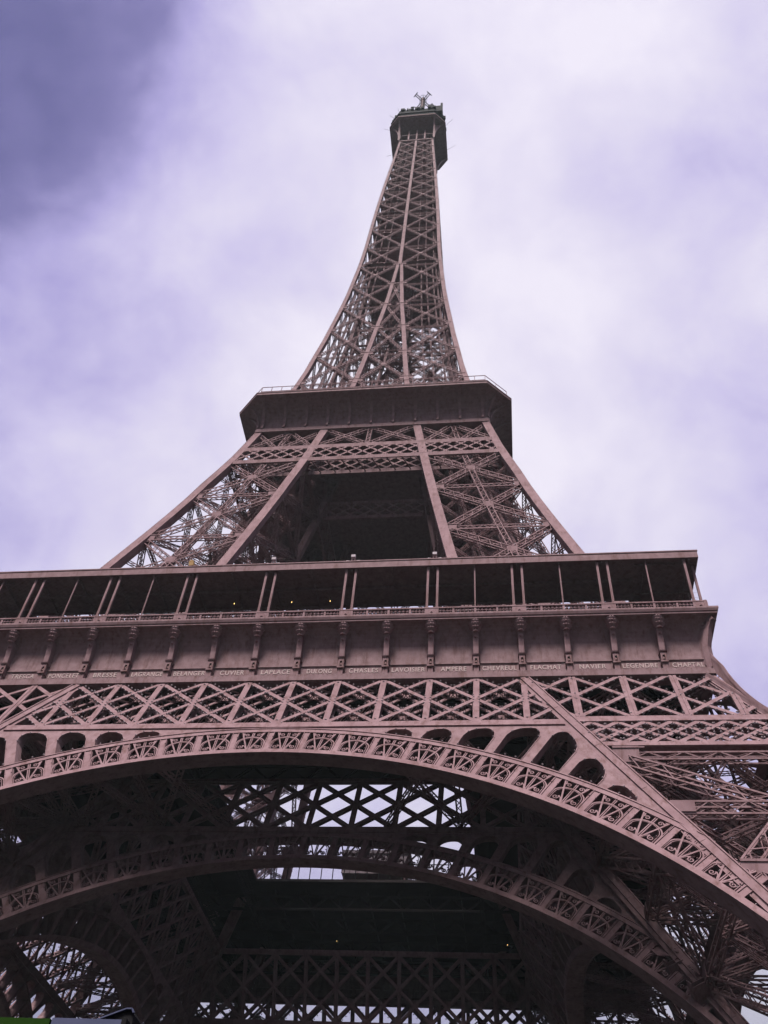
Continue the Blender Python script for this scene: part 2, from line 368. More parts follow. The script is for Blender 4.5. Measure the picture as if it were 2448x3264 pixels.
def spandrel_mesh():
    mb = MB(); pts = []; edges = []
    def ring(P):
        n0 = len(pts); pts.extend(P); n = len(P); edges.extend([(n0+i, n0+(i+1) % n) for i in range(n)])
    rr = RO-.02
    xe = lambda z: g_lo(z)-.45
    # where the arch ring meets the chord
    zm = next(z for z in np.arange(44, 25, -.02) if math.hypot(xe(z), z-ZC) <= rr)
    am = math.atan2(xe(zm), zm-ZC)
    arc = [pol(rr, a) for a in np.linspace(-am, am, 81)]
    zt = TB-.003
    xt = xe(zt)
    outer = [(-xt, zt)]+[(x, z) for x, z in arc]+[(xt, zt)]
    ring(outer); holes = []
    for s in (-1, 1):
        for k in range(3, 10):
            a0, a1 = k*PA+.36/41, (k+1)*PA-.36/41
            def top(a):
                x, z = pol(1, a); z -= ZC; r = (zt-.33-ZC)/z          # r at the belt flange
                # chord: x + SL*zz <= c
                c = g_lo(0)-.45-.55; r2 = (c-SL*ZC)/(x+SL*z)
                return min(r, r2)
            am_ = (a0+a1)/2; H = top(am_)-(rr+.30)
            n = 15; P = []
            lo = rr+.22
            ts = np.linspace(0, 1, n)
            tp = [(a0+(a1-a0)*t, min(top(a0+(a1-a0)*t), lo+(top(am_)-lo)*1.06)) for t in ts]
            if max(r for _, r in tp) < lo+.25: continue
            # rounded crown
            P = [(lo, a0+(a1-a0)*t) for t in np.linspace(0, 1, 6)]
            hw = (a1-a0)/2*41
            for (a, r), t in zip(reversed(tp), ts[::-1]):
                e = 1-abs(2*t-1); rad = min(1.0, max(.05, r-lo)/1.0)*.95
                drop = 0 if e*hw > rad else rad-math.sqrt(max(0, rad*rad-(rad-e*hw)**2))
                P.append((max(lo+.02, r-drop), a))
            if s > 0: hole = [pol(r, a) for r, a in P]
            else: hole = [(-pol(r, a)[0], pol(r, a)[1]) for r, a in P]
            holes.append(hole); ring(hole)
    res = delaunay_2d_cdt([Vector(p) for p in pts], edges, [], 1, 1e-5)
    V2 = [tuple(v) for v in res[0]]; tris = []
    def inside(p, poly):
        c = False; n = len(poly)
        for i in range(n):
            (x1, y1), (x2, y2) = poly[i], poly[i-1]
            if (y1 > p[1]) != (y2 > p[1]) and p[0] < (x2-x1)*(p[1]-y1)/(y2-y1)+x1: c = not c
        return c
    for t in res[2]:
        cx = sum(V2[i][0] for i in t)/len(t); cz = sum(V2[i][1] for i in t)/len(t)
        if inside((cx, cz), outer) and not any(inside((cx, cz), h) for h in holes): tris.append(tuple(t))
    for y in (0.0, .9):
        mb.raw([Mo(x, z, y) for x, z in V2], None, tris)
    for h in holes:                                         # deep rims of the openings
        n = len(h); mb.loft([[Mo(x, z, -.05) for x, z in h], [Mo(x, z, 1.0) for x, z in h]])
        cx = sum(p[0] for p in h)/n; cz = sum(p[1] for p in h)/n
        o = [(x+(x-cx)/max(.2, math.hypot(x-cx, z-cz))*.09, z+(z-cz)/max(.2, math.hypot(x-cx, z-cz))*.09) for x, z in h]
        mb.loft([[Mo(x, z, -.05) for x, z in h], [Mo(x, z, -.05) for x, z in o], [Mo(x, z, -.002) for x, z in o]])
        acc = 0
        for i in range(n):
            (x0, z0), (x1, z1) = h[i], h[(i+1) % n]; acc += math.hypot(x1-x0, z1-z0)
            if acc > .62: bulbs.balls([Mo(x1+(cx-x1)*.05, z1+(cz-z1)*.05, -.12)], .085); acc = 0
    return mb.mesh('spandrel_plate', IRON_P)
arch_me = arch_mesh(); span_me = spandrel_mesh()
fan_me = {k: fan_mesh(k) for k in range(-NPAN, NPAN)}
DIN = h_lo(0)-g_lo(0)                                       # inner plane lies this far behind the outer one
for k in range(4):
    a = k*math.pi/2
    for inner in (0, 1):
        loc = (-math.sin(a)*DIN*inner, math.cos(a)*DIN*inner, 0)
        link('belt_girder', belt_in if inner else belt_me, tower, k, loc)
        ar = link('arch', arch_me, tower, k, loc)
        for j in range(-NPAN, NPAN): link('fan_ornament', fan_me[j], ar)
        link('spandrel_plate', span_me, tower, k, loc)

# ------------------------------------------------------------------ lower legs (front right one; turned for the others)
def mid(z): return (h_lo(z)+g_lo(z))/2
def PP(u, v, z):                                            # u, v in [-1,1]: across the leg; v=-1 is the front face
    m_, w = mid(z), (h_lo(z)-g_lo(z))/2-.5
    return np.array([m_+u*w, -(m_-v*w), z])
def xpanel(mb, A, B, zs, nrm, W, D, t, spine=False, gusset=1.2, horiz=True, pitch=None, hw=None, bulb=False, midh=False):
    for z0, z1 in zip(zs[:-1], zs[1:]):
        a0, a1, b0, b1 = A(z0), A(z1), B(z0), B(z1); e = .045
        mb.truss(a0+(b1-a0)*e, b1-(b1-a0)*e, nrm, W, D, t, pitch)
        mb.truss(b0+(a1-b0)*e, a1-(a1-b0)*e, nrm, W*.98, D*.94, t, pitch)
        wa, wb = np.linalg.norm(b0-a0), np.linalg.norm(b1-a1); s = wa/(wa+wb)
        c = a0+(b1-a0)*s; ab = (b0-a0)/wa
        if gusset:
            mb.bar(c-ab*gusset*.62, c+ab*gusset*.62, nrm, gusset*.8, .05, D/2+.03)
        if spine:
            m0, m1 = (a0+b0)/2, (a1+b1)/2
            mb.truss(m0, c, nrm, W*.9, D*.9, t, pitch); mb.truss(c, m1, nrm, W*.9, D*.9, t, pitch)
        if midh:
            zc = (z0+z1)/2; mb.truss(A(zc), B(zc), nrm, W, D, t, pitch)
            for P, sg in ((A(zc), 1), (B(zc), -1)): mb.bar(P, P+sg*ab*gusset*1.3, nrm, gusset*.6, .06, D/2+.05)
        if bulb:
            for p, q in ((a0, b1), (b0, a1)): bulb_row(p+(q-p)*.08, q-(q-p)*.08, nrm, 1.3, .0, .08, D/2+.1)
    for z in zs:
        a0, b0 = A(z), B(z); ab = (b0-a0)/np.linalg.norm(b0-a0)
        if horiz: mb.truss(a0, b0, nrm, hw or W*.7, D*.9, t, pitch)
        if gusset:
            for P, sg in ((a0, 1), (b0, -1)):
                mb.bar(P, P+sg*ab*gusset*1.55, nrm, gusset*1.25, .05, D/2+.045)
                for dz in (-.5, .5): mb.bar(P+(0, 0, dz*gusset), P+sg*ab*gusset*1.9+(0, 0, dz*gusset), nrm, .09, .16, D/2+.06)
LN = [39.7, 28.5, 17.2, 5.6]
def leg_mesh():
    mb = MB()
    faces = [(lambda z: PP(-1, -1, z), lambda z: PP(1, -1, z), (0, -1, 0)), (lambda z: PP(1, -1, z), lambda z: PP(1, 1, z), (1, 0, 0)),
             (lambda z: PP(1, 1, z), lambda z: PP(-1, 1, z), (0, 1, 0)), (lambda z: PP(-1, 1, z), lambda z: PP(-1, -1, z), (-1, 0, 0))]
    for A, B, n in faces: xpanel(mb, A, B, LN, n, .95, .8, .12, gusset=1.15, pitch=1.2, midh=True)
    for z in (50, 44.5, 39.7, 34.1, 28.5, 22.9, 17.2, 11.5, 5.6):      # cross frames
        for p, q in (((-1, -1), (1, 1)), ((-1, 1), (1, -1)), ((0, -1), (1, 0)), ((1, 0), (0, 1)), ((0, 1), (-1, 0)), ((-1, 0), (0, -1))):
            mb.truss(PP(*p, z), PP(*q, z), (0, 0, 1), .5, .45, .09, .8, .06)
    for A, B, n in faces[2:]: xpanel(mb, A, B, [50.4, 44.5, 39.7], n, .7, .6, .1, gusset=.9, pitch=.9)
    for u in (-.36, .36):                                               # lift tracks
        for v in (-.22, .22): mb.truss(PP(u, v, 2), PP(u, v, 56), (0, 0, 1), .45, .5, .1, .9, .07)
        for z in np.arange(3, 56, 1.6): mb.bar(PP(u, -.22, z), PP(u, .22, z), (0, 0, 1), .12, .14)
    for z in np.arange(3.5, 56, 3.2):                                   # stair flights with hand rails
        i = int(z/3.2) % 2; s = 1 if i else -1
        for off in (-.06, .06):
            for dz in (0, 1.0):
                mb.bar(PP(-.62*s, .72+off, z+dz), PP(.62*s, .72+off, z+3.2+dz), (0, 1, 0), .16 if dz == 0 else .05, .05)
        mb.bar(PP(-.62*s, .72, z), PP(.62*s, .72, z+3.2), (0, 0, 1), 1.0, .05)
    for z0, z1 in zip(np.arange(5.6, 50, 5.6), np.arange(11.2, 56, 5.6)):   # thin tie rods
        for u, v, u2, v2 in ((-1, 0, 0, -1), (1, 0, 0, 1), (0, 1, -1, 0), (-1, -1, 0, 0), (1, 1, 0, 0), (-.5, -1, -.5, 1), (-1, .5, 1, .5)):
            mb.truss(PP(u, v, z0), PP(u2, v2, z1), (0, 1, 0), .3, .3, .06, .6, .04, False)
    return mb.mesh('leg', IRON)
def leg_belt_mesh():
    """lattice bands across the outer face of a leg, under the first platform"""
    mb = MB(); c0, c1 = g_lo(0)+.5, h_lo(0)-.7
    for layer, off in ((0, 0.),):
        for z0, z1, step, w, span in ((TZ, 44.5, BAY, .36, 2), (43.75, 41.1, 1.93, .34, 2)):
            pl = [(-1, -SL, -c0), (1, SL, c1), (0, 1, z0), (0, -1, -z1)]
            x = (19.3 if span == 2 and step == BAY else 20.1)-4*step
            while x < 44:
                for fam in (0, 1):
                    a, b = ((x, z0), (x+span*step, z1)) if fam == 0 else ((x, z1), (x+span*step, z0))
                    sg = clip_seg(a, b, pl)
                    if sg is not None:
                        P, Q = Mo(*sg[0], off), Mo(*sg[1], off); mb.bar(P, Q, NF, w, .12, .014 if fam else -.014)
                        if layer == 0: bulb_row(P, Q, NF)
                x += step
        for x in (23.2, 27.25, 31.2, 35.2):
            sg = clip_seg((x, 44.5), (x, TZ), [(-1, -SL, -c0), (1, SL, c1)])
            if sg is not None:
                for e in (-.17, .17): mb.bar(Mo(sg[0][0]+e, sg[0][1], off), Mo(sg[1][0]+e, sg[1][1], off), NF, .26, .16, .05)
                mb.bar(Mo(*sg[0], off), Mo(*sg[1], off), NF, .2, .1, .03)
        for za, zb in ((43.78, 44.46), (40.6, 41.08), (TZ, 51.1)):
            zm = (za+zb)/2; mb.bar(Mo(c0-SL*zm, zm, off), Mo(c1-SL*zm, zm, off), NF, (zb-za)*1.1, .14, .06)
    for zm in (43.9, 40.7, 50.9): mb.bar(Mo(c0-SL*zm, zm, .62), Mo(c1-SL*zm, zm, .62), NF, .07, 1.1)
    return mb.mesh('leg_belt', IRON)
def chord_mesh(pts, w, d, nrm, ridge=True, cap=True):
    mb = MB(); pts = np.asarray(pts, float); mb.path(pts, nrm, w, d)
    if ridge:
        mb.path(pts, nrm, w*.36, .14, d/2+.05)
        for s in (-1, 1):
            t = np.cross(nrm, (pts[-1]-pts[0])/np.linalg.norm(pts[-1]-pts[0])); t /= np.linalg.norm(t)
            mb.path(pts+s*w*.48*t, nrm, .09, .10, d/2+.02)
    n = np.asarray(nrm, float)                       # splice plates and rivet heads
    for i in range(1, len(pts)-1):
        a = (pts[i+1]-pts[i-1]); a /= np.linalg.norm(a); mb.bar(pts[i]-a*.5, pts[i]+a*.5, n, w*.38, .03, d/2+.125)
    return mb
leg_me = leg_mesh(); legbelt_me = leg_belt_mesh()
zs_ = np.array([2, 8, 14, 20, 26, 31, 36, 40.9, 46, 51, 56.8])
cdefs = {'front_inner': [(g_lo(z), -h_lo(z)+.45, z) for z in zs_], 'corner': [(h_lo(z)-.55, -h_lo(z)+.55, z) for z in zs_],
         'side_inner': [(h_lo(z)-.45, -g_lo(z), z) for z in zs_], 'back': [(g_lo(z), -g_lo(z), z) for z in zs_]}
ch = []
for key, pts in cdefs.items():
    nrm = np.array((0, -1., 0)) if key in ('front_inner', 'back') else np.array((1., 0, 0)) if key == 'side_inner' else np.array((.7, -.7, 0))
    mb = chord_mesh(pts, 1.0 if key != 'corner' else 1.2, .9, nrm)
    if key == 'corner':
        for n2 in ((0, -1., 0), (1., 0, 0)): mb.path(np.asarray(pts), np.array(n2), 1.0, .95)
    if key == 'front_inner':
        P = np.asarray(pts)
        for i in range(2, len(P)-1): bulb_row(P[i], P[i+1], FRONT, .7, .62, .09, .40)
    ch.append(mb.mesh('chord', IRON))
foot = MB(); foot.loft([[(x, y, z) for x, y in ((-4, -4), (4, -4), (4, 4), (-4, 4))] for z in (0, 1.2)]+
                       [[(x, y, z) for x, y in ((-2.4, -2.4), (2.4, -2.4), (2.4, 2.4), (-2.4, 2.4))] for z in (3.2,)]+[[(x, y, 3.2) for x, y in ((-.1, -.1), (.1, -.1), (.1, .1), (-.1, .1))]])
foot_me = foot.mesh('footing', STONE)
for k in range(4):
    lg = link('leg', leg_me, tower, k); link('leg_belt', legbelt_me, lg)
    ob = link('leg_belt', legbelt_me, lg); ob.matrix_local = Matrix(((0, -1, 0, 0), (-1, 0, 0, 0), (0, 0, 1, 0), (0, 0, 0, 1)))
    for me in ch: link('chord', me, lg)
    for u, v in ((-1, -1), (1, -1), (1, 1), (-1, 1)):
        p = PP(u, v, 2); link('footing', foot_me, lg, 0, (p[0]+u, p[1]+v, 0))

# concave corner brackets that carry the first platform's corners down to the legs
def corner_bracket():
    mb = MB(); d = np.array((1, -1, 0.))/math.sqrt(2); n = np.array((1, 1, 0.))/math.sqrt(2)
    t = np.linspace(0, 1, 15); R0 = []
    for x in t:
        z = 55.6-12.5*x; r = 34.75-.35*math.sin(min(1, x*3)*math.pi)+ (h_lo(43.1)+.15-34.75)*x**2.2
        R0.append((r, z))
    P = np.array([(r, -r, z) for r, z in R0]); mb.path(P, d, .34, .22)
    Pi = np.array([(h_lo(z)-.35, -h_lo(z)+.35, z) for r, z in R0])
    for i in range(0, 15): mb.bar(P[i], Pi[i], n, .05, .10)
    for s in (-1, 1):
        V = []; F = []
        for i in range(15):
            V += [P[i]+s*.14*n, (P[i]+s*.14*n+Pi[i])/2]
            if i: F.append((2*i-2, 2*i-1, 2*i+1, 2*i))
        mb.raw(V, F)
    return mb.mesh('corner_bracket', IRON)
cb_me = corner_bracket()
for k in range(4): link('corner_bracket', cb_me, tower, k)

# ------------------------------------------------------------------ first platform
YF, YW = 34.76, 34.18
W9 = 9*BAY
def sq(y, z): return [(-y, -y, z), (y, -y, z), (y, y, z), (-y, y, z)]
def frieze_mesh():
    """one side of the frieze: flange, name panels, cove under the cornice"""
    mb = MB()
    def band(y0, z0, y1, z1): mb.raw([(-y0, -y0, z0), (y0, -y0, z0), (y1, -y1, z1), (-y1, -y1, z1)], [(0, 1, 2, 3)])
    prof = [(YF-.9, 50.66), (YF, 50.66), (YF, 51.27), (YW+.16, 51.27), (YW+.16, 51.55), (YW, 51.58), (YW, 52.48), (YW+.12, 52.50), (YW+.12, 52.62), (YW+.02, 52.64), (YW+.02, 54.1)]
    t = np.linspace(0, 1, 9)[1:]
    prof += [(YW+.02+(35.72-YW)*(1-math.cos(x*math.pi/2)), 54.1+2.2*math.sin(x*math.pi/2)) for x in t]
    for a, b in zip(prof[:-1], prof[1:]): band(*a, *b)
    for i in range(18):                                     # plate seams, panel frames and rivets
        x = (i-8.5)*BAY
        mb.bar((x, -YW-.03, 52.66), (x, -YW-.03, 54.1), FRONT, .05, .03)
        for z in (51.62, 52.42): mb.bar((x-1.55, -YW-.02, z), (x+1.55, -YW-.02, z), FRONT, .05, .05)
        for e in (-1.55, 1.55): mb.bar((x+e, -YW-.021, 51.64), (x+e, -YW-.021, 52.40), FRONT, .05, .046)
        mb.balls([(x+e, -YW-.2, 51.4) for e in (-1.35, -.45, .45, 1.35)], .08)
    for e in np.arange(-W9, W9, .4): mb.balls([(e, -YF-.01, 51.2)], .03)
    return mb.mesh('frieze', IRON_P)
def console_mesh():
    """bracket between two name panels: pedestal with niche, leaning shaft, leafy capital (centred on x=0)"""
    mb = MB()
    def blk(w, y0, z0, y1, z1, back=YW-.1):
        V = [(-w/2, -y0, z0), (w/2, -y0, z0), (w/2, -back, z0), (-w/2, -back, z0), (-w/2, -y1, z1), (w/2, -y1, z1), (w/2, -back, z1), (-w/2, -back, z1)]
        mb.raw(V, [(0,3,2,1),(4,5,6,7),(0,1,5,4),(1,2,6,5),(2,3,7,6),(3,0,4,7)])
    blk(.44, YW+.50, 51.27, YW+.52, 51.9); blk(.62, YW+.66, 51.9, YW+.66, 52.03); blk(.54, YW+.58, 52.03, YW+.58, 52.12)
    for e in (-.17, .17): mb.box((e-.07, -YW-.56, 52.12), (e+.07, -YW+.1, 52.85))           # niche jambs
    mb.box((-.1, -YW-.25, 52.12), (.1, -YW+.1, 52.7)); blk(.48, YW+.56, 52.7, YW+.57, 53.0)
    mb.balls([(0, -YW-.42, 52.3)], .13); mb.tube((0, -YW-.42, 52.3), (0, -YW-.42, 52.62), .13, .03, 8)
    blk(.66, YW+.66, 53.0, YW+.72, 53.1); blk(.58, YW+.62, 53.1, YW+.60, 53.18)
    sh = [(YW+.60, 53.18), (YW+.70, 53.9), (YW+.86, 54.5), (YW+1.06, 55.0), (YW+1.22, 55.35)]
    for (ya, za), (yb, zb) in zip(sh[:-1], sh[1:]): blk(.46, ya, za, yb, zb)
    mb.tube((0, -YW-.92, 54.72), (0, -YW-1.06, 54.76), .14, .12, 10); mb.tube((0, -YW-1.0, 54.72), (0, -YW-1.12, 54.76), .07, .05, 8)
    # capital: three tiers of leaves flaring outward
    for tier, (z, rad, hgt, n) in enumerate(((55.1, .42, .45, 7), (55.4, .50, .5, 7), (55.66, .40, .66, 6))):
        for i in range(n):
            a = math.pi*(i+.5)/n; dx, dy = math.cos(a), -math.sin(a)*.75
            p = np.array((dx*rad*.5, -YW-1.16+dy*rad*.5, z)); q = np.array((dx*rad*1.25, -YW-1.22+dy*rad*1.3, z+hgt*.75)); r = np.array((dx*rad*.92, -YW-1.26+dy*rad, z+hgt))
            s_ = np.array((-math.sin(a), -math.cos(a), 0))*.11
            mb.raw([p-s_, p+s_, q+s_*1.1, q-s_*1.1, r], [(0, 1, 2, 3)], [(3, 2, 4)])
    mb.tube((0, -YW-1.12, 55.1), (0, -YW-1.28, 56.25), .30, .28, 10)
    blk(.5, YW+1.2, 56.1, YW+1.25, 56.28)
    return mb.mesh('console', IRON)
def cornice_mesh():
    mb = MB()
    pr = [(34.2, 56.30), (35.78, 56.30), (35.78, 56.45), (35.86, 56.5), (35.95, 56.72), (35.95, 56.90), (35.6, 56.93), (34.2, 56.94)]
    for (a, z0), (b, z1) in zip(pr[:-1], pr[1:]): mb.raw([(-a, -a, z0), (a, -a, z0), (b, -b, z1), (-b, -b, z1)], [(0, 1, 2, 3)])
    return mb.mesh('cornice', IRON_P)
YB, ZD = 35.15, 56.95
def balustrade_mesh():
    mb = MB(); top = ZD+1.22
    mb.box((-YB-.14, -YB-.16, top-.13), (YB+.14, -YB+.14, top)); mb.box((-YB, -YB-.14, ZD-.01), (YB, -YB+.12, ZD+.12))
    for i in range(-9, 10):
        x = i*BAY
        if i % 2: mb.box((x-.62, -YB-.13, ZD), (x+.62, -YB+.11, top-.001)); mb.box((x-.3, -YB-.16, ZD+.35), (x+.3, -YB-.12, ZD+.85)); mb.balls([(x, -YB-.16, ZD+.6)], .14)
        else: mb.box((x-.10, -YB-.12, ZD), (x+.10, -YB+.1, top-.14))
        if i < 9: mb.box((x+BAY/2-.09, -YB-.118, ZD), (x+BAY/2+.09, -YB+.1, top-.14))
    return mb.mesh('balustrade', IRON)
def balusters_mesh():
    mb = MB(); z0, z1 = ZD+.12, ZD+1.09; H = z1-z0
    for i in range(-9, 9):
        for hb in (0, 1):
            a = i*BAY+hb*BAY/2; b = a+BAY/2
            lo = a+(.62 if (i % 2 and hb == 0) else .1); hi = b-(.62 if ((i+1) % 2 and hb == 1) else .09)
            n = 5 if hi-lo > 1.5 else 4
            for x in lo+(np.arange(n)+.5)/n*(hi-lo):
                for (za, ra), (zb, rb) in zip(((0, .09), (.3, .12), (.62, .07), (.78, .06)), ((.3, .12), (.62, .07), (.78, .06), (1, .10))):
                    mb.tube((x, -YB, z0+za*H), (x, -YB, z0+zb*H), ra, rb, 6)
                mb.box((x-.13, -YB-.12, z0+.66*H), (x+.13, -YB+.12, z0+.72*H))
    return mb.mesh('balusters', IRON)
ZR = 63.35
def roof_mesh():
    mb = MB(); o, i_ = 35.55, 29.9
    pr = [(i_, ZR+.02), (o-.15, ZR+.02), (o-.15, ZR-.10), (o, ZR-.10), (o, ZR+.62), (o-.04, ZR+.66), (o+.06, ZR+.68), (o+.06, ZR+.80), (o-.3, ZR+.84), (i_, ZR+.55), (i_, ZR+.02)]
    for (a, z0), (b, z1) in zip(pr[:-1], pr[1:]): mb.raw([(-a, -a, z0), (a, -a, z0), (b, -b, z1), (-b, -b, z1)], [(0, 1, 2, 3)])
    for j in range(-9, 10): mb.box((j*BAY-.06, -35.3, ZR-.22), (j*BAY+.06, -30, ZR+.01))
    for y in (-30.3, -32.8): mb.box((-30, y-.06, ZR-.3), (30, y+.06, ZR-.015))
    return mb.mesh('gallery_roof', IRON_P)
post_mb = MB()
post_mb.box((-.105, -.10, ZD+1.2), (.105, .10, ZR)); post_mb.box((-.15, -.13, ZD+1.2), (.15, .13, ZD+1.34)); post_mb.box((-.15, -.13, ZR-.22), (.15, .13, ZR-.105))
post_me = post_mb.mesh('post', IRON)
tp = MB(); tp.box((-.06, -.06, ZD+1.2), (-.035, .06, ZR)); tp.box((.035, -.06, ZD+1.2), (.06, .06, ZR)); tp.box((-.036, -.035, ZD+1.2), (.036, .035, ZR))
tpost_me = tp.mesh('net_post', IRON)
gq = MB(); gq.box((-.07, -.07, ZD), (.07, .07, ZD+2.5)); gq.box((-1.93, -.03, ZD+2.3), (1.93-1.93, .03, ZD+2.36)); gpost_me = gq.mesh('guard_post', IRON)
def net_mesh():
    """wire net between gallery posts, one bay pair"""
    mb = MB(); w = 2*BAY-.9; H = ZR-ZD-1.25; s = .6; P = []; Q = []
    for k in range(int(-H/s), int(w/s)+1):
        for sg in (1, -1):
            a, b = (k*s, 0), (k*s+H, H)
            cs = clip_seg(a, b, [(1, 0, w), (-1, 0, 0)])
            if cs is None: continue
            (x0, z0), (x1, z1) = cs
            if sg < 0: x0, x1 = w-x0, w-x1
            P.append((x0-w/2, .004*sg, z0+ZD+1.22)); Q.append((x1-w/2, .004*sg, z1+ZD+1.22))
    mb.bars(P, Q, (0, 1, 0), .009, .006)
    return mb.mesh('wire_net', NETM)
net_me = net_mesh()
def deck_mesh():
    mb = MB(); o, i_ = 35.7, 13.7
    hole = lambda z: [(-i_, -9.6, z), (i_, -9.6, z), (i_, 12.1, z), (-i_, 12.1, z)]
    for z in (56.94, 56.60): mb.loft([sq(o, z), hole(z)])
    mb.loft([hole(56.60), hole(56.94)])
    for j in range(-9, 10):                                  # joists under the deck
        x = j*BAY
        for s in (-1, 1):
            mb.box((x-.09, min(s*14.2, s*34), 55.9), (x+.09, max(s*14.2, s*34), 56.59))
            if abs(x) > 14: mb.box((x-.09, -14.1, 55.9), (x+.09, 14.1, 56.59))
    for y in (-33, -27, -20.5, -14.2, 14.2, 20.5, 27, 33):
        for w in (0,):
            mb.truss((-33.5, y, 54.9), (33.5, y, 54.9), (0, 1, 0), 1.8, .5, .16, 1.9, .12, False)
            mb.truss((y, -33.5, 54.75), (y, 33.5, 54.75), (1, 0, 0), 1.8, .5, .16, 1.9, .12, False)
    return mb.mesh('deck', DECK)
def soffit_bracing():
    """horizontal trusses joining the outer and inner belts of one side"""
    mb = MB(); z = 44.4; yo, yi = -h_lo(z)+1.4, -g_lo(z)
    xs = [-21, -13.5, -7, 7, 13.5, 21]
    for a, b in zip(xs[:-1], xs[1:]):
        if b-a > 8: continue
        mb.truss((a, yo, z), (b, yi, z), (0, 0, 1), .55, .5, .1, .9, .07); mb.truss((b, yo, z+.02), (a, yi, z+.02), (0, 0, 1), .55, .5, .1, .9, .07)
    for x in (-21, -13.5, 13.5, 21): mb.truss((x, yo, z), (x, yi, z), (0, 0, 1), .5, .5, .1, .9, .07)
    return mb.mesh('soffit_bracing', IRON)
meF, meC, meCo, meB, meBa, meR = frieze_mesh(), console_mesh(), cornice_mesh(), balustrade_mesh(), balusters_mesh(), roof_mesh()
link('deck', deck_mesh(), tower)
sb_me = soffit_bracing()
NAMES = ['TRESCA', 'PONCELET', 'BRESSE', 'LAGRANGE', 'BELANGER', 'CUVIER', 'LAPLACE', 'DULONG', 'CHASLES', 'LAVOISIER', 'AMPERE', 'CHEVREUL', 'FLACHAT', 'NAVIER', 'LEGENDRE', 'CHAPTAL']
def text_mesh(s):
    cu = bpy.data.curves.new('raised_name', 'FONT'); cu.body = s; cu.size = .66; cu.extrude = .035; cu.offset = .008
    cu.align_x = 'CENTER'; cu.align_y = 'CENTER'; cu.space_character = 1.16
    o = bpy.data.objects.new('raised_name', cu); scn.collection.objects.link(o)
    bpy.context.view_layer.update()
    me = bpy.data.meshes.new_from_object(o.evaluated_get(bpy.context.evaluated_depsgraph_get()))
    co = np.empty(len(me.vertices)*3, np.float32); me.vertices.foreach_get('co', co); co = co.reshape(-1, 3)
    co[:, 0] = (co[:, 0]-(co[:, 0].max()+co[:, 0].min())/2)*min(2.85, .362*len(s))/np.ptp(co[:, 0]); co[:, 1] -= (co[:, 1].max()+co[:, 1].min())/2
    me.vertices.foreach_set('co', co.ravel()); me.update()
    bpy.data.objects.remove(o); me.materials.clear(); me.materials.append(LETTER)
    return me
scr = MB()                                                   # scroll on the platform's corner
for s in (1,):
    P = [(34.9+.55*(1-t)*math.cos(t*14), -(34.9+.55*(1-t)*math.cos(t*14)), 55.75+.55*(1-t)*math.sin(t*14)) for t in np.linspace(0, .9, 30)]
    scr.path(P, np.array((.7, .7, 0)), .14, .5)
scr.path([(34.5, -34.5, 51.3), (34.55, -34.55, 53.5), (34.9, -34.9, 55.2), (35.3, -35.3, 56.2)], np.array((.7, -.7, 0)), .5, .5)
scr_me = scr.mesh('console', IRON)
for k in range(4):
    fr = link('frieze', meF, tower, k); link('cornice', meCo, tower, k); link('soffit_bracing', sb_me, tower, k)
    for i in range(-8, 9): link('console', meC, fr, 0, (i*BAY, 0, 0))
    link('console', scr_me, fr)
    ba = link('balustrade', meB, tower, k); bl = link('balusters', meBa, ba); bl['kind'] = 'stuff'
    ro = link('gallery_roof', meR, tower, k)
    for i in range(-9, 10, 2):
        for e in (-.45, .45):
            x = i*BAY+e
            if abs(x) > YB: continue
            link('post', post_me, ro, 0, (x, -YB, 0))
    for i in range(-17, 18):                                  # low posts of the inner guard rail
        link('guard_post', gpost_me, ro, 0, (i*BAY/2, -33.3, 0))
    for i in range(-8, 9, 2):
        if abs(i) >= 3 or k: link('net_post', tpost_me, ro, 0, (i*BAY, -YB, 0)); link('wire_net', net_me, ro, 0, (i*BAY, -YB, 0))
    if k == 0:
        for j, nm in enumerate(NAMES):
            o = link('raised_name', text_mesh(nm), fr, 0, ((j+2-8.5)*BAY, -YW-.005, 52.02)); o.rotation_euler = (R(90), 0, 0)

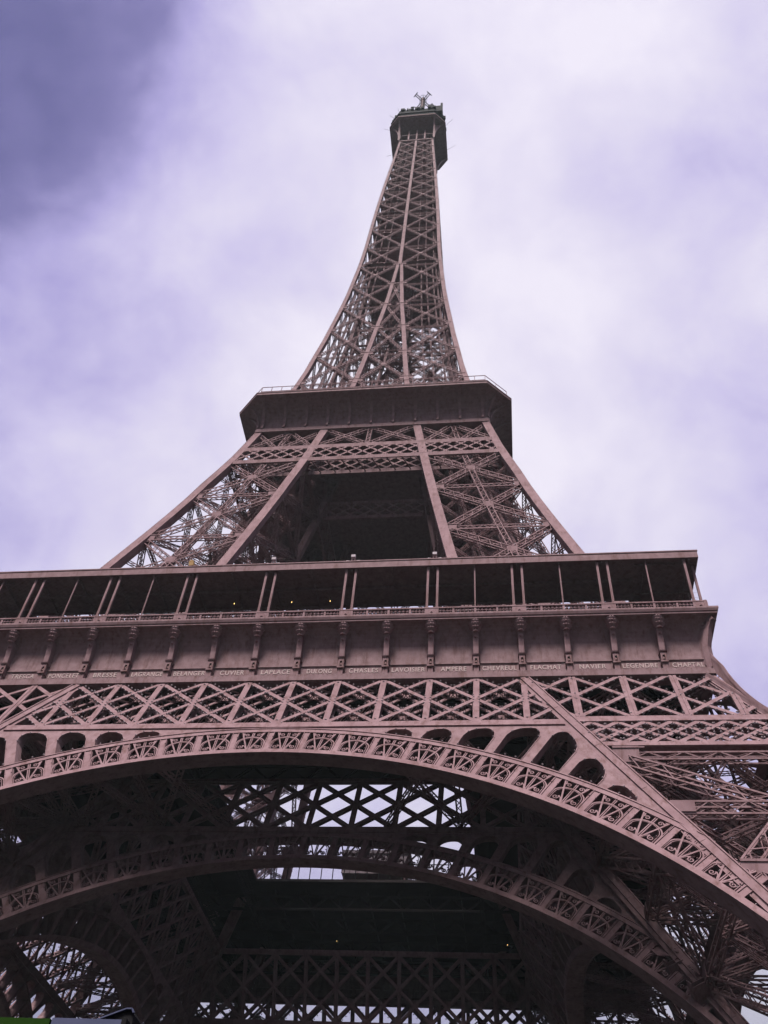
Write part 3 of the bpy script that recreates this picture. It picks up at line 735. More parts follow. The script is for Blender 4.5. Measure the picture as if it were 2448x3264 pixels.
# ------------------------------------------------------------------ upper legs, first to second platform (front right one)
UN = [57.6, 69.2, 80.7, 91.6, 101.6]
hb = .5                                                       # half width of a chord
def UP(u, v, z):
    m_, w = (h_up(z)+g_up(z))/2, (h_up(z)-g_up(z))/2-.25
    return np.array([m_+u*w, -(m_-v*w), z])
def upleg_mesh():
    mb = MB()
    fc = [(lambda z: UP(-1, -1, z)+(0, .28, 0), lambda z: UP(1, -1, z)+(0, .28, 0), (0, -1, 0), True), (lambda z: UP(1, -1, z)-(.28, 0, 0), lambda z: UP(1, 1, z)-(.28, 0, 0), (1, 0, 0), True),
          (lambda z: UP(1, 1, z), lambda z: UP(-1, 1, z), (0, 1, 0), False), (lambda z: UP(-1, 1, z), lambda z: UP(-1, -1, z), (-1, 0, 0), False)]
    for A, B, n, outer in fc:
        xpanel(mb, A, B, UN, n, .80, .55, .10, spine=outer, gusset=.95, pitch=.75, hw=.6)
        # panel over the belt: two crosses and a middle post
        z0, z1 = 105.6, 111.3; m0, m1 = (A(z0)+B(z0))/2, (A(z1)+B(z1))/2
        for p, q in ((A(z0), m1), (A(z1), m0), (m0, B(z1)), (m1, B(z0)), (m0, m1)): mb.truss(p, q, n, .62, .45, .09, .6)
    for z in np.arange(60, 111, 5.4):
        for p, q in (((-1, -1), (1, 1)), ((-1, 1), (1, -1)), ((0, -1), (1, 0)), ((1, 0), (0, 1)), ((0, 1), (-1, 0)), ((-1, 0), (0, -1))):
            mb.truss(UP(*p, z), UP(*q, z), (0, 0, 1), .42, .4, .075, .7, .05)
    zz = np.arange(57.5, 112, 5.4)
    for u, v in ((-.35, -.3), (-.35, .3), (.35, -.3), (.35, .3)):
        for z0, z1 in zip(zz[:-1], zz[1:]): mb.truss(UP(u, v, z0), UP(u, v, z1), (0, 0, 1), .4, .4, .08, .7, .05)
    for i, (z0, z1) in enumerate(zip(zz[:-1], zz[1:])):
        for u, v, u2, v2 in ((-1, 0, 0, 1), (0, 1, 1, 0), (-.3, -.4, -.5, 1), (.5, 1, .3, -.3), (-1, .5, 1, .5)):
            mb.truss(UP(u, v, z0), UP(u2, v2, z1), (0, 1, 0), .26, .26, .055, .5, .035, False)
        s = 1 if i % 2 else -1
        for dz in (0, 1.0): mb.bar(UP(-.6*s, .7, z0+dz), UP(.6*s, .7, z1+dz), (0, 1, 0), .18 if dz == 0 else .06, .06)
        mb.bar(UP(-.6*s, .7, z0), UP(.6*s, .7, z1), (0, 0, 1), .9, .05)
    return mb.mesh('upper_leg', IRON)
def up_curve(fx, fy, z0, z1, step=4.0):
    n = max(2, int((z1-z0)/step)); return np.array([(fx(z), fy(z), z) for z in np.linspace(z0, z1, n+1)])
def wide_chord(P, w, d, n, both=False):
    mb = MB(); mb.path(P, n, w, d)
    for i in range(2, len(P)-1, 3):
        a = (P[i+1]-P[i-1]); a /= np.linalg.norm(a); mb.bar(P[i]-a*.05, P[i]+a*.05, n, w*1.01, d*1.01)
    return mb
uleg_me = upleg_mesh()
ZT = 111.4
uch = []
P = up_curve(lambda z: g_up(z)+.15, lambda z: -h_up(z)+.42, 56.9, ZT); uch.append(wide_chord(P, 1.10, .84, FRONT).mesh('chord', IRON))
for a, b in zip(P[:-1], P[1:]): bulb_row(a, b, FRONT, .55, .60, .08, .36)
P = up_curve(lambda z: h_up(z)-.42, lambda z: -g_up(z)-.15, 56.9, ZT); uch.append(wide_chord(P, 1.10, .84, np.array((1., 0, 0))).mesh('chord', IRON))
P = up_curve(lambda z: g_up(z)+.1, lambda z: -g_up(z)-.1, 56.9, ZT); uch.append(wide_chord(P, .9, .9, FRONT).mesh('chord', IRON))
P = up_curve(lambda z: h_up(z)-.52, lambda z: -h_up(z)+.52, 56.9, ZT); mbx = wide_chord(P, 1.04, 1.04, FRONT)
uch.append(mbx.mesh('chord', IRON))
for a, b in zip(P[:-1], P[1:]): bulb_row(a, b, FRONT, .55, .56, .08, .45)
for k in range(4):
    lg = link('upper_leg', uleg_me, tower, k)
    for me in uch: link('chord', me, lg)
def upbelt_mesh():
    """lattice belt under the second platform, whole width of one side, two layers"""
    mb = MB(); z0, z1 = 101.75, 104.95
    for layer, off in ((0, .10), (1, 2.6)):
        M = lambda x, z: np.array([x, -h_up(z)+off, z])
        w0, w1 = h_up(z0)-.9, h_up(z1)-.9
        pl = [(1, (w0-w1)/(z1-z0), w0+(w0-w1)/(z1-z0)*z0), (-1, (w0-w1)/(z1-z0), w0+(w0-w1)/(z1-z0)*z0)]
        for x in np.arange(-23.1, 22, 2.1):
            for fam in (0, 1):
                a, b = ((x, z0), (x+3.5, z1)) if fam == 0 else ((x, z1), (x+3.5, z0))
                sg = clip_seg(a, b, pl)
                if sg is not None:
                    P, Q = M(*sg[0]), M(*sg[1]); mb.bar(P, Q, FRONT, .25, .10, .012 if fam else -.012)
                    if layer == 0: bulb_row(P, Q, FRONT, .9, .0, .08, .12)
        for za, zb in ((101.05, z0), (z1, 105.7)):
            zm = (za+zb)/2; w = h_up(zm)-.9; mb.bar(M(-w, zm), M(w, zm), FRONT, zb-za, .16, .06)
            if layer == 0:
                for x in np.arange(-w+.6, w, 2.1): mb.bar(M(x, zm)+(0, .1, 0), M(x+(1.05 if zm < 103 else 0), zm)+(0, 2.4, 0), (0, 0, 1), .16, .12)
    # belt between the inner chords
    G = lambda x, z: np.array([x, -g_up(z)-.1, z]); gw = g_up(104.9)-.3
    for x in np.arange(-14.7, 14, 2.1):
        for fam in (0, 1):
            sg = clip_seg(*(((x, z0), (x+3.5, z1)) if fam == 0 else ((x, z1), (x+3.5, z0))), [(1, 0, gw), (-1, 0, gw)])
            if sg is not None: mb.bar(G(*sg[0]), G(*sg[1]), FRONT, .25, .10, .012 if fam else -.012)
    for zm in (101.4, 105.3): mb.bar(G(-gw, zm), G(gw, zm), FRONT, .6, .3, .06)
    # crosses between the legs, over the belt
    za, zb = 105.9, 111.3; ya, yb = -h_up(za)+.35, -h_up(zb)+.35; xa, xb = g_up(za), g_up(zb)
    A0, A1, B0, B1 = np.array((-xa, ya, za)), np.array((-xb, yb, zb)), np.array((xa, ya, za)), np.array((xb, yb, zb)); m0, m1 = (A0+B0)/2, (A1+B1)/2
    for p, q in ((A0, m1), (A1, m0), (m0, B1), (m1, B0), (m0, m1)): mb.truss(p, q, FRONT, .62, .45, .09, .6)
    return mb.mesh('upper_belt', IRON)
ub_me = upbelt_mesh()
for k in range(4): link('upper_belt', ub_me, tower, k)

# ------------------------------------------------------------------ second platform
A2, B2, Z2 = 17.24, 20.66, 116.05
def octa(a, b, z): return [(-a, -b, z), (a, -b, z), (b, -a, z), (b, a, z), (a, b, z), (-a, b, z), (-b, a, z), (-b, -a, z)]
def cove(t, a0, b0, a1, b1, z0, z1):
    s = 1-math.cos(t*math.pi/2); z = z0+(z1-z0)*math.sin(t*math.pi/2)
    return octa(a0+(a1-a0)*s, b0+(b1-b0)*s, z)
p2 = MB()
W2 = 17.15
p2.loft([octa(17.2, 17.45, 111.05), octa(17.2, 17.45, 111.8)]); p2.loft([octa(16.2, 16.4, 111.05), octa(17.2, 17.45, 111.05)]); p2.loft([octa(17.2, 17.45, 111.8), octa(16.9, W2, 111.81)])
p2.loft([octa(16.9, W2, 111.8), octa(16.9, W2, 113.0)])
p2.loft([cove(t, 16.9, W2, A2-.12, B2-.15, 113.0, Z2) for t in np.linspace(0, 1, 10)])
p2.loft([octa(A2-.12, B2-.15, Z2), octa(A2, B2, Z2+.02), octa(A2, B2, Z2+.42), octa(A2+.04, B2+.08, Z2+.46), octa(A2+.04, B2+.08, Z2+.6), octa(A2-.2, B2-.5, Z2+.62), octa(8, 8.1, Z2+.62)])
p2.loft([octa(16.0, 16.2, 112.4), octa(.1, .11, 112.4)])
for s in (-1, 1):
    for c in range(-5, 6):
        for (px, py, qx, qy) in ((c*3.28, s*17.2, c*3.28+1e-3, s*17.2),):
            pass
for k in range(4):
    ca, sa = math.cos(k*math.pi/2), math.sin(k*math.pi/2)
    for j in range(-10, 11):                                   # plate seams
        x = j*1.64; y = -W2-.012
        if abs(x) < 16.6: p2.bar((ca*x-sa*y, sa*x+ca*y, 111.9), (ca*x-sa*y, sa*x+ca*y, 113.0), (sa, -ca, 0), .04, .02)
second = link('second_platform', p2.mesh('second_platform', IRON_P), tower)
def rib2_mesh(a0, b0, a1, b1):
    """curved rib from the wall (b0) to the edge (b1), lying at x=0"""
    mb = MB(); pts = [(b0+.42, 111.85), (b0+.42, 112.9)]
    for t in np.linspace(0, 1, 10)[1:]:
        pts.append((b0+.42+(b1-b0-.62)*(1-math.cos(t*math.pi/2)), 112.9+(Z2-.12-112.9)*math.sin(t*math.pi/2)))
    P = np.array([(0, -y, z) for y, z in pts]); nr = np.array((0, -.7, -.7))
    d = np.gradient(P, axis=0); n = np.cross((1, 0, 0), d); n /= np.linalg.norm(n, axis=1, keepdims=True)
    for i in range(len(P)-1): mb.bar(P[i], P[i+1], n[i], .40, .10)
    V = []; F = []
    for i, (y, z) in enumerate(pts):
        for s in (-.05, .05): V += [(s, -y, z), (s, -(y-.5), z+.25 if i > 3 else z)]
        if i: b = 4*(i-1); F += [(b, b+1, b+5, b+4), (b+2, b+6, b+7, b+3)]
    mb.raw(V, F)
    mb.box((-.24, -b0-.30, 112.62), (.24, -b0, 112.8))
    return mb.mesh('rib', IRON)
rib_me = rib2_mesh(16.9, W2, A2, B2)
for k in range(4):
    for c in range(-5, 6):
        x = c*3.28; a = k*math.pi/2
        link('rib', rib_me, second, k, (math.cos(a)*x, math.sin(a)*x, 0))
cr = MB(); P = []
for t in np.linspace(0, 1, 10):
    s = 1-math.cos(t*math.pi/2); r = 17.25+(18.85-17.25)*s; P.append((r, -r, 112.3+(Z2-112.4)*math.sin(t*math.pi/2)))
cr.path(P, np.array((.7, -.7, 0)), .34, .12); cr_me = cr.mesh('rib', IRON)
for k in range(4): link('rib', cr_me, second, k)
rl = MB()
def railing(mb, loop, z, hgt, step, rails=(1.0, .55), r=.035):
    L = [np.array(p) for p in loop]; n = len(L)
    for i in range(n):
        p, q = L[i].copy(), L[(i+1) % n].copy(); p[2] = q[2] = z
        for f in rails: mb.bar(p+(0, 0, hgt*f), q+(0, 0, hgt*f), (0, 0, 1), r*2, r*2)
        m_ = max(1, int(np.linalg.norm(q-p)/step))
        for j in range(m_): x = p+(q-p)*j/m_; mb.bar(x, x+(0, 0, hgt), (1, 0, 0), r*2, r*2)
railing(rl, octa(A2-.3, B2-.6, 0), Z2+.6, 2.3, 1.5, (1, .5), .04)
for p in octa(16.4, 19.5, Z2+.6)+[(x, s*20, Z2+.6) for x in np.arange(-16.4, 16.5, 3.28) for s in (-1, 1)]:
    rl.bar(p, np.array(p)+(0, 0, .9), (1, 0, 0), .18, .18)
link('railing', rl.mesh('railing', IRON), second)
ug = MB()                                                       # upper gallery round the shaft's foot
ug.loft([octa(14.8, 15.3, 119.6), octa(15.9, 16.4, 119.6), octa(15.9, 16.4, 120.0), octa(14.8, 15.3, 120.0), octa(14.8, 15.3, 119.6)])
railing(ug, octa(15.7, 16.2, 0), 120.0, 1.2, .9, (1, .6, .3), .025)
C = [(x, s*16.5, 120.9) for x in np.arange(-15.5, 16, 2.1) for s in (-1, 1)]+[(s*16.5, x, 120.9) for x in np.arange(-15.5, 16, 2.1) for s in (-1, 1)]
ug.balls(C, .22)
link('upper_gallery', ug.mesh('upper_gallery', IRON), second)
bk = MB(); bk.box((-6.5, -6.5, Z2+.63), (6.5, 6.5, Z2+3.4)); bk.box((-5.2, -5.2, Z2+3.41), (5.2, 5.2, Z2+5.4))
link('lift_hall', bk.mesh('lift_hall', IRON_P), second)

# ------------------------------------------------------------------ shaft
SN = [116.7, 129.1, 139.4, 150.35, 160.7, 170.9, 180.8, 190.8, 200.8, 209.5, 217.0, 225.0, 231.8, 239.0, 245.6, 251.8, 258.4, 264.6]
def shaft_mesh():
    mb = MB()
    def hz(z): return h_up(z)
    for i, (z0, z1) in enumerate(zip(SN[:-1], SN[1:])):
        tt = (z0-116)/150; W = .54-.18*tt; D = .42-.14*tt; t = .085-.02*tt; gs = .72-.3*tt
        def F(fx): return lambda z: np.array([fx(z), -hz(z)+.35, z])
        if z0 < 180:
            cols = [(lambda z: -hz(z)+.3, lambda z: -g_up(z)), (lambda z: g_up(z), lambda z: hz(z)-.3)]
            if z0 < 165: cols.append((lambda z: -g_up(z), lambda z: g_up(z)))
        else: cols = [(lambda z: -hz(z)+.25, lambda z: 0.), (lambda z: 0., lambda z: hz(z)-.25)]
        for a, b in cols: xpanel(mb, F(a), F(b), [z0, z1], FRONT, W, D, t, gusset=gs if abs(b(z0)-a(z0)) > 3 else .4, pitch=W*1.05, horiz=False)
        # inner faces of the four corner legs
        if z0 < 170:
            G = g_up
            xpanel(mb, lambda z: np.array([G(z), -hz(z)+.4, z]), lambda z: np.array([G(z), -G(z), z]), [z0, z1], (1, 0, 0), W*.9, D, t, gusset=.5, pitch=W*1.2)
            xpanel(mb, lambda z: np.array([hz(z)-.4, -G(z), z]), lambda z: np.array([G(z), -G(z), z]), [z0, z1], (0, 1, 0), W*.9, D, t, gusset=.5, pitch=W*1.2)
        # floor frames: ties from the face to the core
        h = hz(z0); q = min(1.7, h*.35)
        for x0, x1 in ((-h, -q), (h, q)): mb.truss((x0*.96, -h+.4, z0), (x1, -q, z0), (0, 0, 1), .30, .30, .06, .6, .045, False)
        mb.truss((-h+.3, -h+.75, z0+.2), (h-.3, -h+.75, z0+.2), (0, 0, 1), .34, .34, .06, .6, .045, False)
        if z0 > 185 or i % 2: mb.truss((-h, -h*.55, z0), (h, -h*.55, z0), (0, 0, 1), .3, .3, .06, .6, .04, False)
        h0, h1 = hz(z0), hz(z1)                              # secondary uprights behind the diagonals
        for f in ((-.9, -.78, -.66, -.54, .5, .62, .76, .9) if z0 < 180 else (-.8, -.6, -.4, .4, .6, .8)): mb.truss((f*h0, -h0*.84, z0), (f*h1, -h1*.84, z1), FRONT, .24, .24, .055, .5, .04, False)
    return mb.mesh('shaft_bracing', IRON)
sh_me = shaft_mesh()
def tcurve(fx, fy, z0, z1, w0, w1, n):
    mb = MB(); zs = np.linspace(z0, z1, int((z1-z0)/4)); P = np.array([(fx(z), fy(z), z) for z in zs]); w = np.linspace(w0, w1, len(P)-1)
    mb.bars(P[:-1], P[1:], n, w, w*.9)
    return mb, P
sc = []
mb, P = tcurve(lambda z: h_up(z)-.4, lambda z: -h_up(z)+.4, 116.5, 265.4, .85, .60, FRONT); sc.append(mb.mesh('chord', IRON))
for a, b in zip(P[:-1], P[1:]): bulb_row(a, b, FRONT, .8, .42, .09, .35)
for s in (-1, 1):
    mb, P = tcurve(lambda z: s*(g_up(z)), lambda z: -h_up(z)+.38, 116.5, 181, .84, .64, FRONT); sc.append(mb.mesh('chord', IRON))
    for a, b in zip(P[:-1], P[1:]): bulb_row(a, b, FRONT, .8, .46, .09, .35)
mb, P = tcurve(lambda z: 0., lambda z: -h_up(z)+.355, 180.6, 265.0, .70, .58, FRONT); sc.append(mb.mesh('chord', IRON))
for a, b in zip(P[:-1], P[1:]): bulb_row(a, b, FRONT, .8, .40, .09, .3)
mb, P = tcurve(lambda z: g_up(z), lambda z: -g_up(z), 116.5, 176, .7, .5, FRONT); sc.append(mb.mesh('chord', IRON))
for k in range(4):
    sf = link('shaft_side', sh_me, tower, k)
    for me in sc: link('chord', me, sf)
core = MB()
for sx in (-1, 1):
    for sy in (-1, 1):
        for z0 in np.arange(116.7, 274, 10): core.truss((sx*1.6, sy*1.6, z0), (sx*1.6, sy*1.6, min(276, z0+10)), FRONT, .5, .5, .1, .6, .06)
for z in np.arange(118, 275, 4.0):
    for a, b in (((-1.6, -1.6), (1.6, 1.6)), ((1.6, -1.6), (-1.6, 1.6)), ((-1.6, -1.6), (1.6, -1.6)), ((-1.6, 1.6), (1.6, 1.6)), ((-1.6, -1.6), (-1.6, 1.6)), ((1.6, -1.6), (1.6, 1.6))):
        core.bar((*a, z), (*b, z), (0, 0, 1), .22, .2)
for i in range(int((274-118)/2.2)):                                # winding stair
    z = 118+i*2.2; a, b = i*math.pi/2, (i+1)*math.pi/2; r = min(3.4, h_up(z)*.62)
    core.bar((r*math.cos(a), r*math.sin(a), z), (r*math.cos(b), r*math.sin(b), z+2.2), (0, 0, 1), .8, .08)
    core.bar((r*math.cos(a), r*math.sin(a), z+1), (r*math.cos(b), r*math.sin(b), z+3.2), (0, 0, 1), .06, .06)
link('shaft_core', core.mesh('shaft_core', IRON), tower)
for z in [184.5]+SN[11-4:]+[213.2, 221, 228.4, 235.4, 242.3, 248.7, 255.1, 261.5]:      # floors added to darken the shaft inside, open in the middle
    ld = MB(); h = h_up(z)-.75; q = h*.34
    ld.loft([sq(h, z-.9), sq(h, z-.78), sq(q, z-.78), sq(q, z-.9), sq(h, z-.9)])
    for f in (-.8, -.45, .45, .8): ld.box((-h, f*h-.1, z-1.15), (h, f*h+.1, z-.905)); ld.box((f*h-.1, -h, z-1.16), (f*h+.1, h, z-.91))
    link('shade_floor', ld.mesh('shade_floor', IRON_P), tower)

# ------------------------------------------------------------------ summit
A3, B3, Z3 = 5.36, 8.12, 275.36
p3 = MB()
p3.loft([octa(2, 2.1, Z3-.3), octa(A3-.3, B3-.45, Z3-.3)])
p3.loft([octa(A3-.3, B3-.45, Z3-.3), octa(A3-.25, B3-.35, Z3), octa(A3, B3, Z3), octa(A3, B3, Z3+.22), octa(A3-.05, B3-.12, Z3+.24), octa(A3-.05, B3-.12, Z3+.38), octa(A3, B3, Z3+.4), octa(A3, B3, Z3+.62), octa(A3-.2, B3-.4, Z3+.65)])
for y, z in ((4.5, 265.8), (4.45, 270)): p3.loft([octa(y-.1, y, z), octa(y-.1, y, z+.6)])
p3.loft([octa(2.9, 3.0, 265.4), octa(2.9, 3.0, Z3-.3)])
summit = link('summit_platform', p3.mesh('summit_platform', IRON_P), tower)
cab = MB(); cab.loft([octa(A3-.25, B3-.5, Z3+.65), octa(A3-.25, B3-.5, Z3+3.4), octa(A3, B3-.2, Z3+3.45), octa(A3, B3-.2, Z3+3.75), octa(3, 3.1, Z3+3.8)])
for p, q in zip(octa(A3-.2, B3-.42, 0), octa(A3-.2, B3-.42, 0)[1:]+octa(A3-.2, B3-.42, 0)[:1]):
    p, q = np.array(p), np.array(q); n = max(2, int(np.linalg.norm(q-p)/1.1))
    for j in range(n+1): x = p+(q-p)*j/n; cab.bar(x+(0, 0, Z3+.65), x+(0, 0, Z3+3.45), (1, 0, 0), .1, .1)
    cab.bar(p+(0, 0, Z3+2), q+(0, 0, Z3+2), (0, 0, 1), .1, .1)
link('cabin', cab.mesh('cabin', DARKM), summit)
td = MB(); td.loft([octa(5.2, 6.6, 280.2), octa(5.4, 6.9, 280.6), octa(5.4, 6.9, 281.2), octa(2, 2.1, 281.25)])
td.loft([octa(5.0, 7.45, 279.0), octa(5.1, 7.6, 282.3), octa(4.9, 7.3, 282.4), octa(2, 2.1, 282.42)])
for i in range(64):                                             # aerials, cabinets and dishes crowding the roof edge
    f = random.uniform(7.0, 7.7); e = random.uniform(-5.2, 5.2); q = random.choice((-1, 1)); w = random.uniform(.4, 1.1)
    hh = random.choice((.5, .8, 1.2, 1.2, 1.8, 3.4))*random.uniform(.7, 1.1); w = w*(.5 if hh > 2 else 1)
    x, y = (e, q*f) if random.random() < .55 else (q*f, e)
    td.box((x-w/2, y-w/2, 282.0), (x+w/2, y+w/2, 282.4+hh))
    if i % 12 == 0: td.tube((x, y-.1, 282.6+hh), (x, y-.4, 282.7+hh), .5, .55, 10)
td.box((4.6, -7.2, 280.6), (7.2, -4.6, 285.2)); td.box((6.6, -6.9, 285.2), (7.2, -6.3, 288.5))
td.box((-6.8, -6.5, 280.6), (-5.2, -5.0, 282.2))
railing(td, octa(5.2, 6.7, 0), 281.2, 1.3, .8, (1, .5), .025)
for x, y, hh in ((-3.6, -6.7, 3.4), (3.9, -6.6, 4.2), (-1.9, -6.8, 1.9), (5.6, -5, 3), (-6.4, -4, 2.6), (2.2, -6.5, 2.2), (-5.2, 3, 4.5), (4.9, -6.2, 3.0)): td.bar((x, y, 281), (x, y, 281+hh), (1, 0, 0), .22, .22)
for p, q in (((8, -4, 277), (10.2, -5.4, 277.8)), ((8, 3, 277), (10.6, 2.2, 278.2)), ((-8, -4, 277), (-10, -4.6, 277)), ((-8, 3, 277), (-10, 3.4, 277)), ((-6.2, -7, 277.5), (-8, -8, 277.7)), ((-5, -6.6, 281.2), (-6, -7.6, 284.6)), ((-4.6, -6.6, 281), (-4.6, -6.7, 286))): td.bar(p, q, (0, 0, 1), .05, .05)
td.box((-1.9, -5, 281.2), (.2, -4.2, 284.4))
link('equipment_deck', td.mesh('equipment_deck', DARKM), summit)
def rib3(side):
    mb = MB(); P = []; d0 = np.array((0, -1., 0)) if side == 0 else np.array((1., 0, 0)); y0 = 5.0
    x0 = 5.0
    for t in np.linspace(0, 1, 11):
        s = 1-math.cos(t*math.pi/2); z = 265.0+(Z3-.35-265.0)*math.sin(t*math.pi/2)
        # eases from the chord to the edge
        b = y0+.1+(B3-.35-y0)*s; a = x0+(A3-.25-x0)*s*0
        P.append((a, -b, z) if side == 0 else (b, -a, z))
    P = np.array(P); d = np.gradient(P, axis=0)
    ax = np.array((1., 0, 0)) if side == 0 else np.array((0, 1., 0))
    n = np.cross(ax, d); n /= np.linalg.norm(n, axis=1, keepdims=True)
    for i in range(len(P)-1): mb.bar(P[i], P[i+1], n[i], .50, .12)
    V = []; F = []
    for i in range(len(P)):
        V += [P[i], (4.9, -4.9, P[i][2]) if i < 1 else ((P[i][0], P[i][1]*.0-4.6, P[i][2]) if side == 0 else (4.6, P[i][1], P[i][2]))]
        if i: F.append((2*i-2, 2*i-1, 2*i+1, 2*i))
    mb.raw(V, F)
    return mb.mesh('rib', IRON)
r3 = [rib3(0), rib3(1)]
for k in range(4):
    for me in r3: link('rib', me, summit, k)
pst = MB()
for x in (-2.3, 0, 2.3): pst.box((x-.2, -4.75, 266), (x+.2, -4.37, Z3-2.2-abs(x)*.2))
pst.bar((-4.9, -4.85, 264.7), (4.9, -4.85, 264.7), FRONT, .34, .3)
pst_me = pst.mesh('parapet_post', IRON)
for k in range(4): link('parapet_post', pst_me, summit, k)
ms = MB()
for sx in (-1, 1):
    for sy in (-1, 1):
        ms.bar((sx*1.3, sy*1.3, 281), (sx*.75, sy*.75, 300), (1, 0, 0), .22, .22)
for z in np.arange(282, 300, 1.6):
    w = 1.3-.55*(z-281)/19
    for a, b in (((-w, -w), (w, -w)), ((w, -w), (w, w)), ((w, w), (-w, w)), ((-w, w), (-w, -w))): ms.bar((*a, z), (*b, z+1.6), (0, 0, 1), .12, .12); ms.bar((*b, z), (*a, z+1.6), (0, 0, 1), .11, .11)
ms.tube((0, 0, 296), (0, 0, 316), .72, .66, 12); ms.tube((0, 0, 316), (0, 0, 319.6), .12, .05, 6)
mast = link('mast', ms.mesh('mast', MASTM), tower)
dk = MB(); dk.bar((-.1, -.72, 296), (-.1, -.72, 315), (0, -1, 0), .22, .1); link('cable_tray', dk.mesh('cable_tray', IRON), mast)
ri = MB(); th = np.linspace(0, 2*np.pi, 17); ri.path([(1.25*math.cos(t), 1.25*math.sin(t), 316.2) for t in th], (0, 0, 1), .10, .10); ri.path([(1.15*math.cos(t), 1.15*math.sin(t), 312.0) for t in th], (0, 0, 1), .10, .10)
for t in th[:-1:4]: ri.bar((0, 0, 316.2), (1.25*math.cos(t), 1.25*math.sin(t), 316.2), (0, 0, 1), .08, .08)
link('ring', ri.mesh('ring', MASTM), mast)
dp = MB()
for e in (-.28, .28): dp.bar((.4, e, 314), (3.1, e, 314), (0, 0, 1), .22, .22)
dp.bar((3.1, -.95, 314), (3.1, .95, 314), (0, 0, 1), .24, .24); dp_me = dp.mesh('dipole_antenna', MASTM)
for k in range(4): o = link('dipole_antenna', dp_me, mast); o.rotation_euler.z = R(45+90*k)

# ------------------------------------------------------------------ sparkle bulbs, one part per side
bulb_me = bulbs.mesh('light_bulbs', BULB)
for k in range(4): o = link('light_bulbs', bulb_me, tower, k); o['kind'] = 'stuff'

# ------------------------------------------------------------------ things standing on the tower and the ground
exec_later = True
def floodlight(loc, label, big=False):
    t = thing('floodlight', label, 'floodlight', loc, group=None if big else 'floodlights on the gallery roof')
    if not big:
        b = MB(); b.box((-.2, -.16, .82), (.2, .16, 1.12)); link('housing', b.mesh('housing', WHITE), t)
        s_ = MB()
        for e in (-.14, .18): s_.bar((e, 0, 0), (e*.9, 0, .82), (0, 1, 0), .06, .06)
        link('stand', s_.mesh('stand', IRON), t)
        for s in (-1, 1):
            l = MB(); l.tube((s*.32, -.02, .30), (s*.62, .05, .36), .10, .14, 8); l.bar((s*.16, 0, .28), (s*.34, 0, .3), (0, 0, 1), .05, .05); link('lamp_head', l.mesh('lamp_head', WHITE), t)
    else:
        b = MB(); b.bar((-.12, 0, .40), (-.22, 0, 1.05), (0, 1, 0), .46, .5); b.tube((-.3, 0, 1.0), (-.12, 0, 1.08), .3, .24, 10); link('housing', b.mesh('housing', TAN), t)
        s_ = MB(); s_.bar((-.3, 0, 0), (-.12, 0, .5), (0, 1, 0), .16, .3); s_.bar((.34, 0, 0), (-.05, 0, .7), (0, 1, 0), .14, .3); link('stand', s_.mesh('stand', IRON), t)
    return t
zr = ZR+.78
floodlight((3.9, -35.2, zr), 'small white twin floodlight on the gallery roof edge, near the roof middle')
floodlight((-3.9, -35.2, zr), 'small white twin floodlight on the gallery roof edge, left of the roof middle')
floodlight((11.7, -35.2, zr), 'small white twin floodlight on the gallery roof edge, by the right upper leg')
floodlight((-11.9, -35.15, zr-.1), 'tan hooded floodlight leaning on the gallery roof edge, by the left upper leg', True)

def hut(x, y, w, label, flip=1):
    t = thing('gallery_hut', label, 'hut', (x, y, ZD))
    b = MB(); b.box((-w/2, -.5, 0), (w/2, .9, 2.3)); link('wall', b.mesh('wall', DARKM), t)
    r_m = MB(); V = []
    for (xx, yy, zz) in ((-w/2-.1, -.6, 2.15), (w/2+.1, -.6, 2.15), (w/2*.5, .4, 3.6), (-w/2*.8, .4, 3.6)): V += [(xx, yy, zz)]
    V2 = [(a, b_+.08, c) for a, b_, c in V]; r_m.raw(V+V2, QUADS)
    link('sloping_panel', r_m.mesh('sloping_panel', PALE), t)
    m_ = MB()
    for f in (-.33, 0, .33): m_.bar((f*w, -.64, 2.15), (f*w*.65, .34, 3.62), (0, -1, .6), .06, .06)
    m_.bar((-w/2*.95, -.15, 2.8), (w/2*.75, -.15, 2.8), (0, -1, .6), .06, .06); link('glazing_bar', m_.mesh('glazing_bar', DARKM), t)
hut(14.75, -33.2, 1.7, 'small hut with a pale slanted roof behind the balustrade, right part of the gallery')
hut(-12.7, -33.2, 2.6, 'brown hut with pale gridded slanted roof behind the balustrade, left part of the gallery')

def pavilion(loc, L, label):
    t = thing('glass_pavilion', label, 'pavilion', loc); D = 7; z0 = 2.3
    b = MB(); b.raw([(-L/2, -D/2, z0), (L/2, -D/2, z0), (L/2, D/2, z0), (-L/2, D/2, z0), (-L/2, -D/2+.8, 5.3), (L/2, -D/2+.8, 5.3), (L/2, D/2-.5, 5.3), (-L/2, D/2-.5, 5.3)], [(0,1,5,4),(1,2,6,5),(2,3,7,6),(3,0,4,7),(3,2,1,0)])
    link('glass_wall', b.mesh('glass_wall', PALE), t)
    r = MB(); r.box((-L/2-.3, -D/2+.5, 5.31), (L/2+.3, D/2, 5.75)); link('roof', r.mesh('roof', PALE), t)
    fr = MB()
    for x in np.linspace(-L/2, L/2, int(L)+1): fr.bar((x, -D/2-.04, z0), (x, -D/2+.76, 5.3), (0, -1, .3), .08, .08)
    link('mullions', fr.mesh('mullions', IRON), t)
    for x in (-L/2+.3, L/2-.3):
        for y in (-D/2+.3, D/2-.3): c = MB(); c.tube((x, y, 0), (x, y, z0), .12, .12, 8); link('column', c.mesh('column', IRON), t)
pavilion((.6, 18.5, ZD), 8.4, 'pale glazed pavilion raised on columns beyond the platform opening, behind the rear arch')
rail_t = thing('glass_railing', 'glass railing with thin posts along the far edge of the platform opening', 'railing', (0, 12.9, ZD))
gm = MB(); gp = MB()
railm = MB()
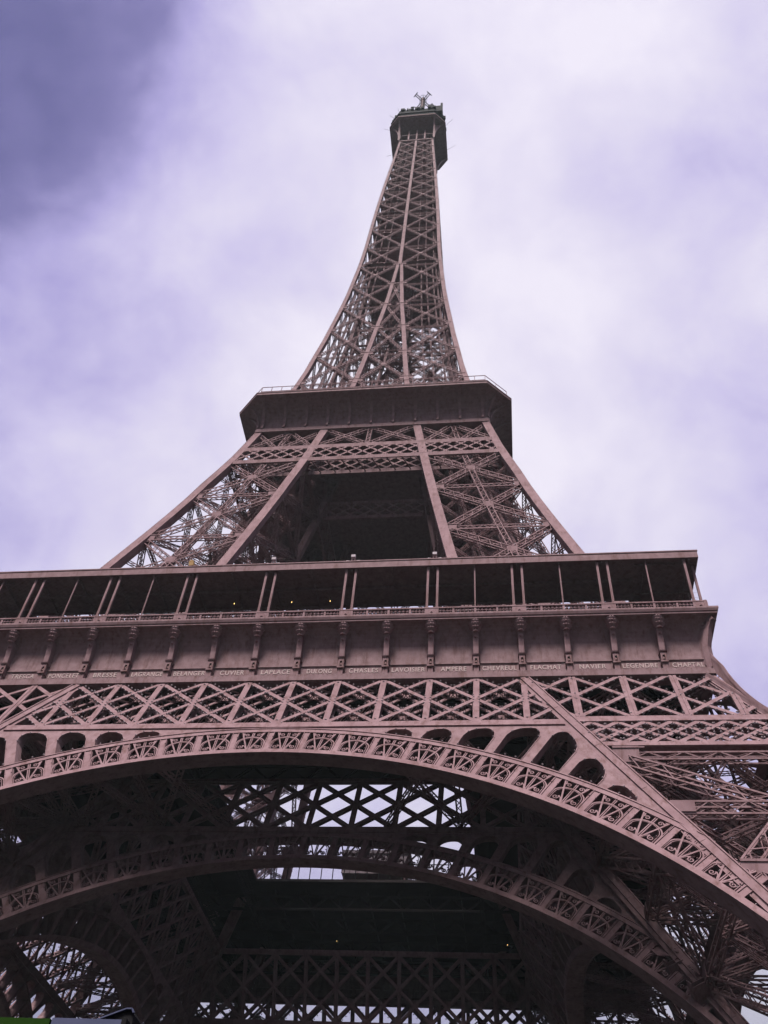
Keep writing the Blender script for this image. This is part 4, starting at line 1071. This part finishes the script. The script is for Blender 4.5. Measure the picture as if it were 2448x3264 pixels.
for x in np.arange(-13, 13.1, 1.45): railm.bar((x, 0, 0), (x, 0, 2.4), (0, 1, 0), .10, .10)
railm.bar((-13, 0, 2.4), (13, 0, 2.4), (0, 1, 0), .09, .09); link('rail', railm.mesh('rail', DARKM), rail_t)

lc = thing('lift_cabin', 'dark grey lift cabin inside the left upper leg, just above the gallery roof', 'lift cabin', (-19.0, -22.5, 66.3))
b = MB(); b.box((-2.0, -2.0, 0), (2.0, 2.0, 3.4)); b.box((-2.15, -2.15, 3.4), (2.15, 2.15, 3.65)); b.box((-2.15, -2.15, -.25), (2.15, 2.15, 0)); link('body', b.mesh('body', DARKM), lc)
b = MB()
for s in (-.95, .95): b.box((s-.75, -2.03, 1.0), (s+.75, -1.99, 2.8))
link('window', b.mesh('window', GLASS), lc)

for (x, y, z), lab in (((-8.2, -31.6, 62.75), 'tiny lit warm lamp under the gallery roof, leftmost of three'), ((-2.45, -31.6, 62.75), 'tiny lit warm lamp under the gallery roof, middle of three'),
                       ((1.35, -31.6, 62.75), 'tiny lit warm lamp under the gallery roof, right of three'), ((-5, 24, 54.6), 'tiny orange lamp under the dark deck, lower middle of the photo'), ((17.1, 24.3, 54.6), 'tiny orange lamp under the dark deck, lower right of the photo')):
    t = thing('lamp', lab, 'lamp', (x, y, z))
    b = MB(); b.tube((0, 0, -.05), (0, 0, .06), .03, .03, 8); link('bulb', b.mesh('bulb', WARM), t)
    b = MB(); b.tube((0, 0, .065), (0, 0, 1.2 if y > 0 else .55), .03, .03, 6); link('rod', b.mesh('rod', DARKM), t)

# information kiosk near the camera, bottom left corner
ki = thing('kiosk', 'kiosk corner with a green panel, a blue grey panel and a dark slanted roof', 'kiosk', (15.096, -90.207, 0))
def kbox(name, lo, hi, m_): b = MB(); b.box(lo, hi); return link(name, b.mesh(name, m_), ki)
kbox('wall', (-2.4, .05, 0), (.03, 1.9, 3.80), DARKM)
kbox('green_panel', (-2.36, 0, .9), (-.437, .045, 3.945), GREEN)
kbox('grey_panel', (-.425, 0, .9), (-.012, .045, 3.95), GREYP)
kbox('corner_post', (-.008, -.012, 0), (.02, .05, 3.952), DARKM)
kbox('side_panel', (.032, .06, .9), (.05, 1.2, 3.93), GREYP)
b = MB(); P = [(-.62, 3.91), (-.29, 4.045), (-.12, 4.112), (-.085, 4.113), (-.07, 4.09), (-.07, 3.3), (-.62, 3.3)]
V = [(x, .31, z) for x, z in P]+[(x, .9, z) for x, z in P]; n = len(P)
b.raw(V, [(i, (i+1) % n, (i+1) % n+n, i+n) for i in range(n)]+[(5, 4, 3, 2), (5, 2, 1, 0), (12, 9, 10, 11), (12, 7, 8, 9)], [(6, 5, 0), (13, 7, 12)])
rf = link('roof', b.mesh('roof', DARKM), ki)
b = MB(); b.path([(x, .30, z+.004) for x, z in P[:5]], (0, 1, 0), .008, .02); link('trim', b.mesh('trim', GREYP), rf)
